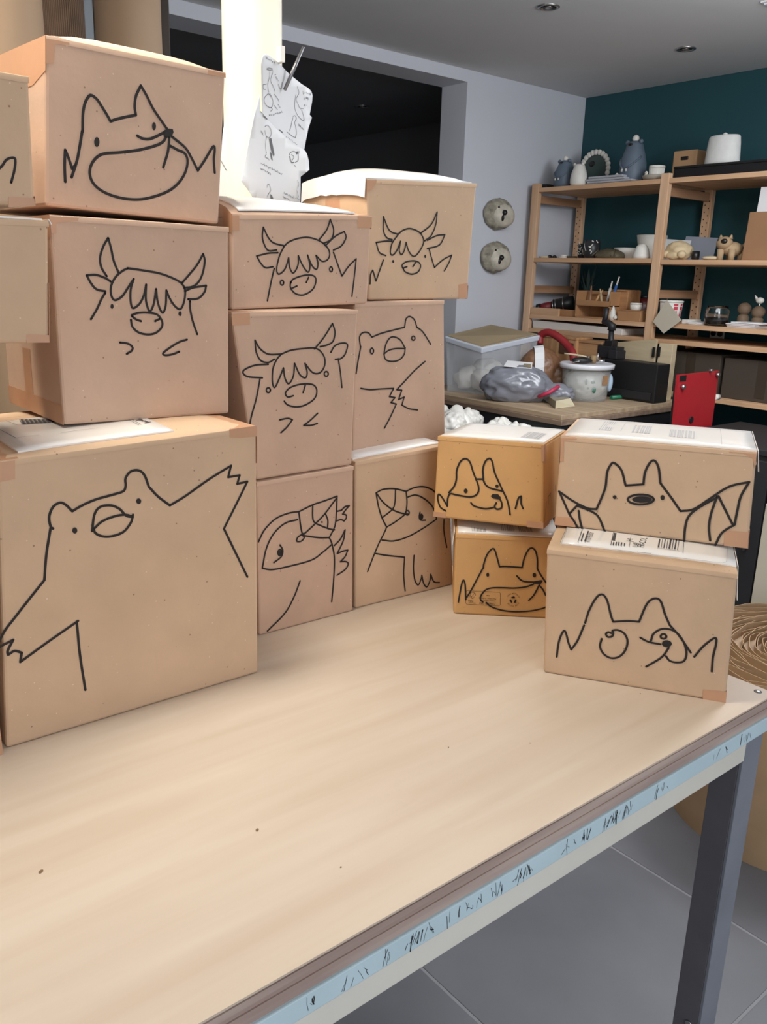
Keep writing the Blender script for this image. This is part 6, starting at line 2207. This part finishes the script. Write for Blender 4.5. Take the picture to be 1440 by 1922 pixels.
# long black machine bed
XB = 3.72
p0 = onx(1126, 690, XB)
t = thing('machine_bed', 'long black machine bed lying on the work table behind the bucket', 'machine', (XB + 0.06, (p0[1] + 2.40) / 2, ZW))
y1 = WY0 + 0.02
zt0, zt1 = onx(1157, 675, XB)[2], onx(1262, 688, XB)[2]
b = MB()
b.hexa([(XB, y1, ZW), (XB + 0.11, y1, ZW), (XB + 0.11, p0[1], ZW), (XB, p0[1], ZW), (XB, y1, zt1), (XB + 0.11, y1, zt1), (XB + 0.11, p0[1], zt0), (XB, p0[1], zt0)], 0.006)
b.build('bed', PLASTIC_BLACK, t)
b = MB()
b.span(np.array([XB - 0.008, y1 + 0.02, ZW + 0.012]), np.array([XB, p0[1] - 0.02, ZW + 0.05]), 0.002)
b.build('guide_rail', FR, t)
# red machine with its side plate
YR = 2.08
quad = [ony(x, y, YR) for x, y in ((1264, 815), (1334, 818), (1350, 696), (1274, 704))]
xa, xb = quad[0][0], quad[1][0]
t = thing('slab_roller', 'black machine on legs with a red painted side plate beside the work table', 'machine', ((xa + xb) / 2, YR + 0.13, 0))
RED = mat('red_machine_paint', (172, 34, 42), 0.45, 0.06, 8, 0.05, 60)
b = MB()
b.prism(quad, (0, 1, 0), 0.012)
plate = b.build('side_plate', RED, t)
for x, y, r in ((1280, 726, 0.012), (1345, 703, 0.011), (1332, 695, 0.008)):
    p = ony(x, y, YR)
    b = MB()
    b.cyl(p + np.array([0, -0.016, 0]), p, r * 0.8, r, 12)
    b.build('bolt', STEEL, plate)
p = ony(1297, 788, YR)
b = MB()
b.cyl(p + np.array([0, -0.004, 0]), p, 0.016, 0.016, 14)
b.build('hole', PLASTIC_BLACK, plate)
p = ony(1280, 708, YR)
b = MB()
b.box(p + np.array([0.01, -0.001, -0.005]), (0.05, 0.003, 0.025), 0.001)
b.build('rating_plate', PLASTIC_BLACK, plate)
p = ony(1348, 746, YR)
b = MB()
b.cyl(p + np.array([0.02, 0.01, 0]), p + np.array([-0.02, 0.01, 0]), 0.014, 0.014, 12)
b.build('peg', CERAMIC, plate)
b = MB()
zb = min(quad[0][2], quad[1][2])
zt_ = min(quad[2][2], quad[3][2])
b.span(np.array([xa + 0.05, YR + 0.012, zb + 0.01]), np.array([xb - 0.01, YR + 0.06, zt_ - 0.03]), 0.006)
b.build('housing', FR, t)
for x in (xa + 0.06, xb - 0.06):
    for y in (YR + 0.04,):
        b = MB()
        b.span(np.array([x - 0.025, y - 0.025, 0]), np.array([x + 0.025, y + 0.025, zb + 0.01]), 0.002)
        b.build('leg', FR, t)
# bags of white stuffing beside the table
FIB = mat('white_bag_film', (224, 222, 214), 0.35, 0.05, 8, 0.5, 14)
for x, y, w, X, lab, sd in ((852, 775, 0.135, 2.72, 'puffy white plastic bag of stuffing below the tote', 31), (948, 799, 0.10, 2.68, 'puffy white plastic bag nearest the spotted dog box', 47)):
    p = onx(x, y, X)
    t = thing('stuffing_bag', lab, 'bag', (X, p[1], 0), 'stuffing bags by the work table')
    hh = p[2] - 0.10
    b = MB()
    b.blob((X, p[1], hh / 2), (w * 0.9, w * 0.9, hh / 2), 0.06, 2.0, 4, sd, flat=0.0)
    b.blob((X, p[1], hh - 0.02), (w, w, 0.13), 0.32, 2.2, 5, sd, fine=0.10, ffreq=2.4)
    b.build('sack', FIB, t)
    b = MB()
    for k in range(3):
        a = k * 2.1 + sd
        b.blob((X + 0.06 * math.cos(a), p[1] + 0.07 * math.sin(a), hh + 0.065), (0.055, 0.06, 0.05), 0.35, 2.2, 4, sd + k, fine=0.12, ffreq=2.4)
    b.build('crumpled_top', FIB, t)

# dark cabinet added for the shade under the right end of the shelf
CB = mat('filler_black', (40, 40, 43), 0.5, 0.08, 6)
t = thing('dark_filler', 'added dark cabinet seen in the gap between the bat box and the cream board', 'filler', (3.62, 1.58, 0))
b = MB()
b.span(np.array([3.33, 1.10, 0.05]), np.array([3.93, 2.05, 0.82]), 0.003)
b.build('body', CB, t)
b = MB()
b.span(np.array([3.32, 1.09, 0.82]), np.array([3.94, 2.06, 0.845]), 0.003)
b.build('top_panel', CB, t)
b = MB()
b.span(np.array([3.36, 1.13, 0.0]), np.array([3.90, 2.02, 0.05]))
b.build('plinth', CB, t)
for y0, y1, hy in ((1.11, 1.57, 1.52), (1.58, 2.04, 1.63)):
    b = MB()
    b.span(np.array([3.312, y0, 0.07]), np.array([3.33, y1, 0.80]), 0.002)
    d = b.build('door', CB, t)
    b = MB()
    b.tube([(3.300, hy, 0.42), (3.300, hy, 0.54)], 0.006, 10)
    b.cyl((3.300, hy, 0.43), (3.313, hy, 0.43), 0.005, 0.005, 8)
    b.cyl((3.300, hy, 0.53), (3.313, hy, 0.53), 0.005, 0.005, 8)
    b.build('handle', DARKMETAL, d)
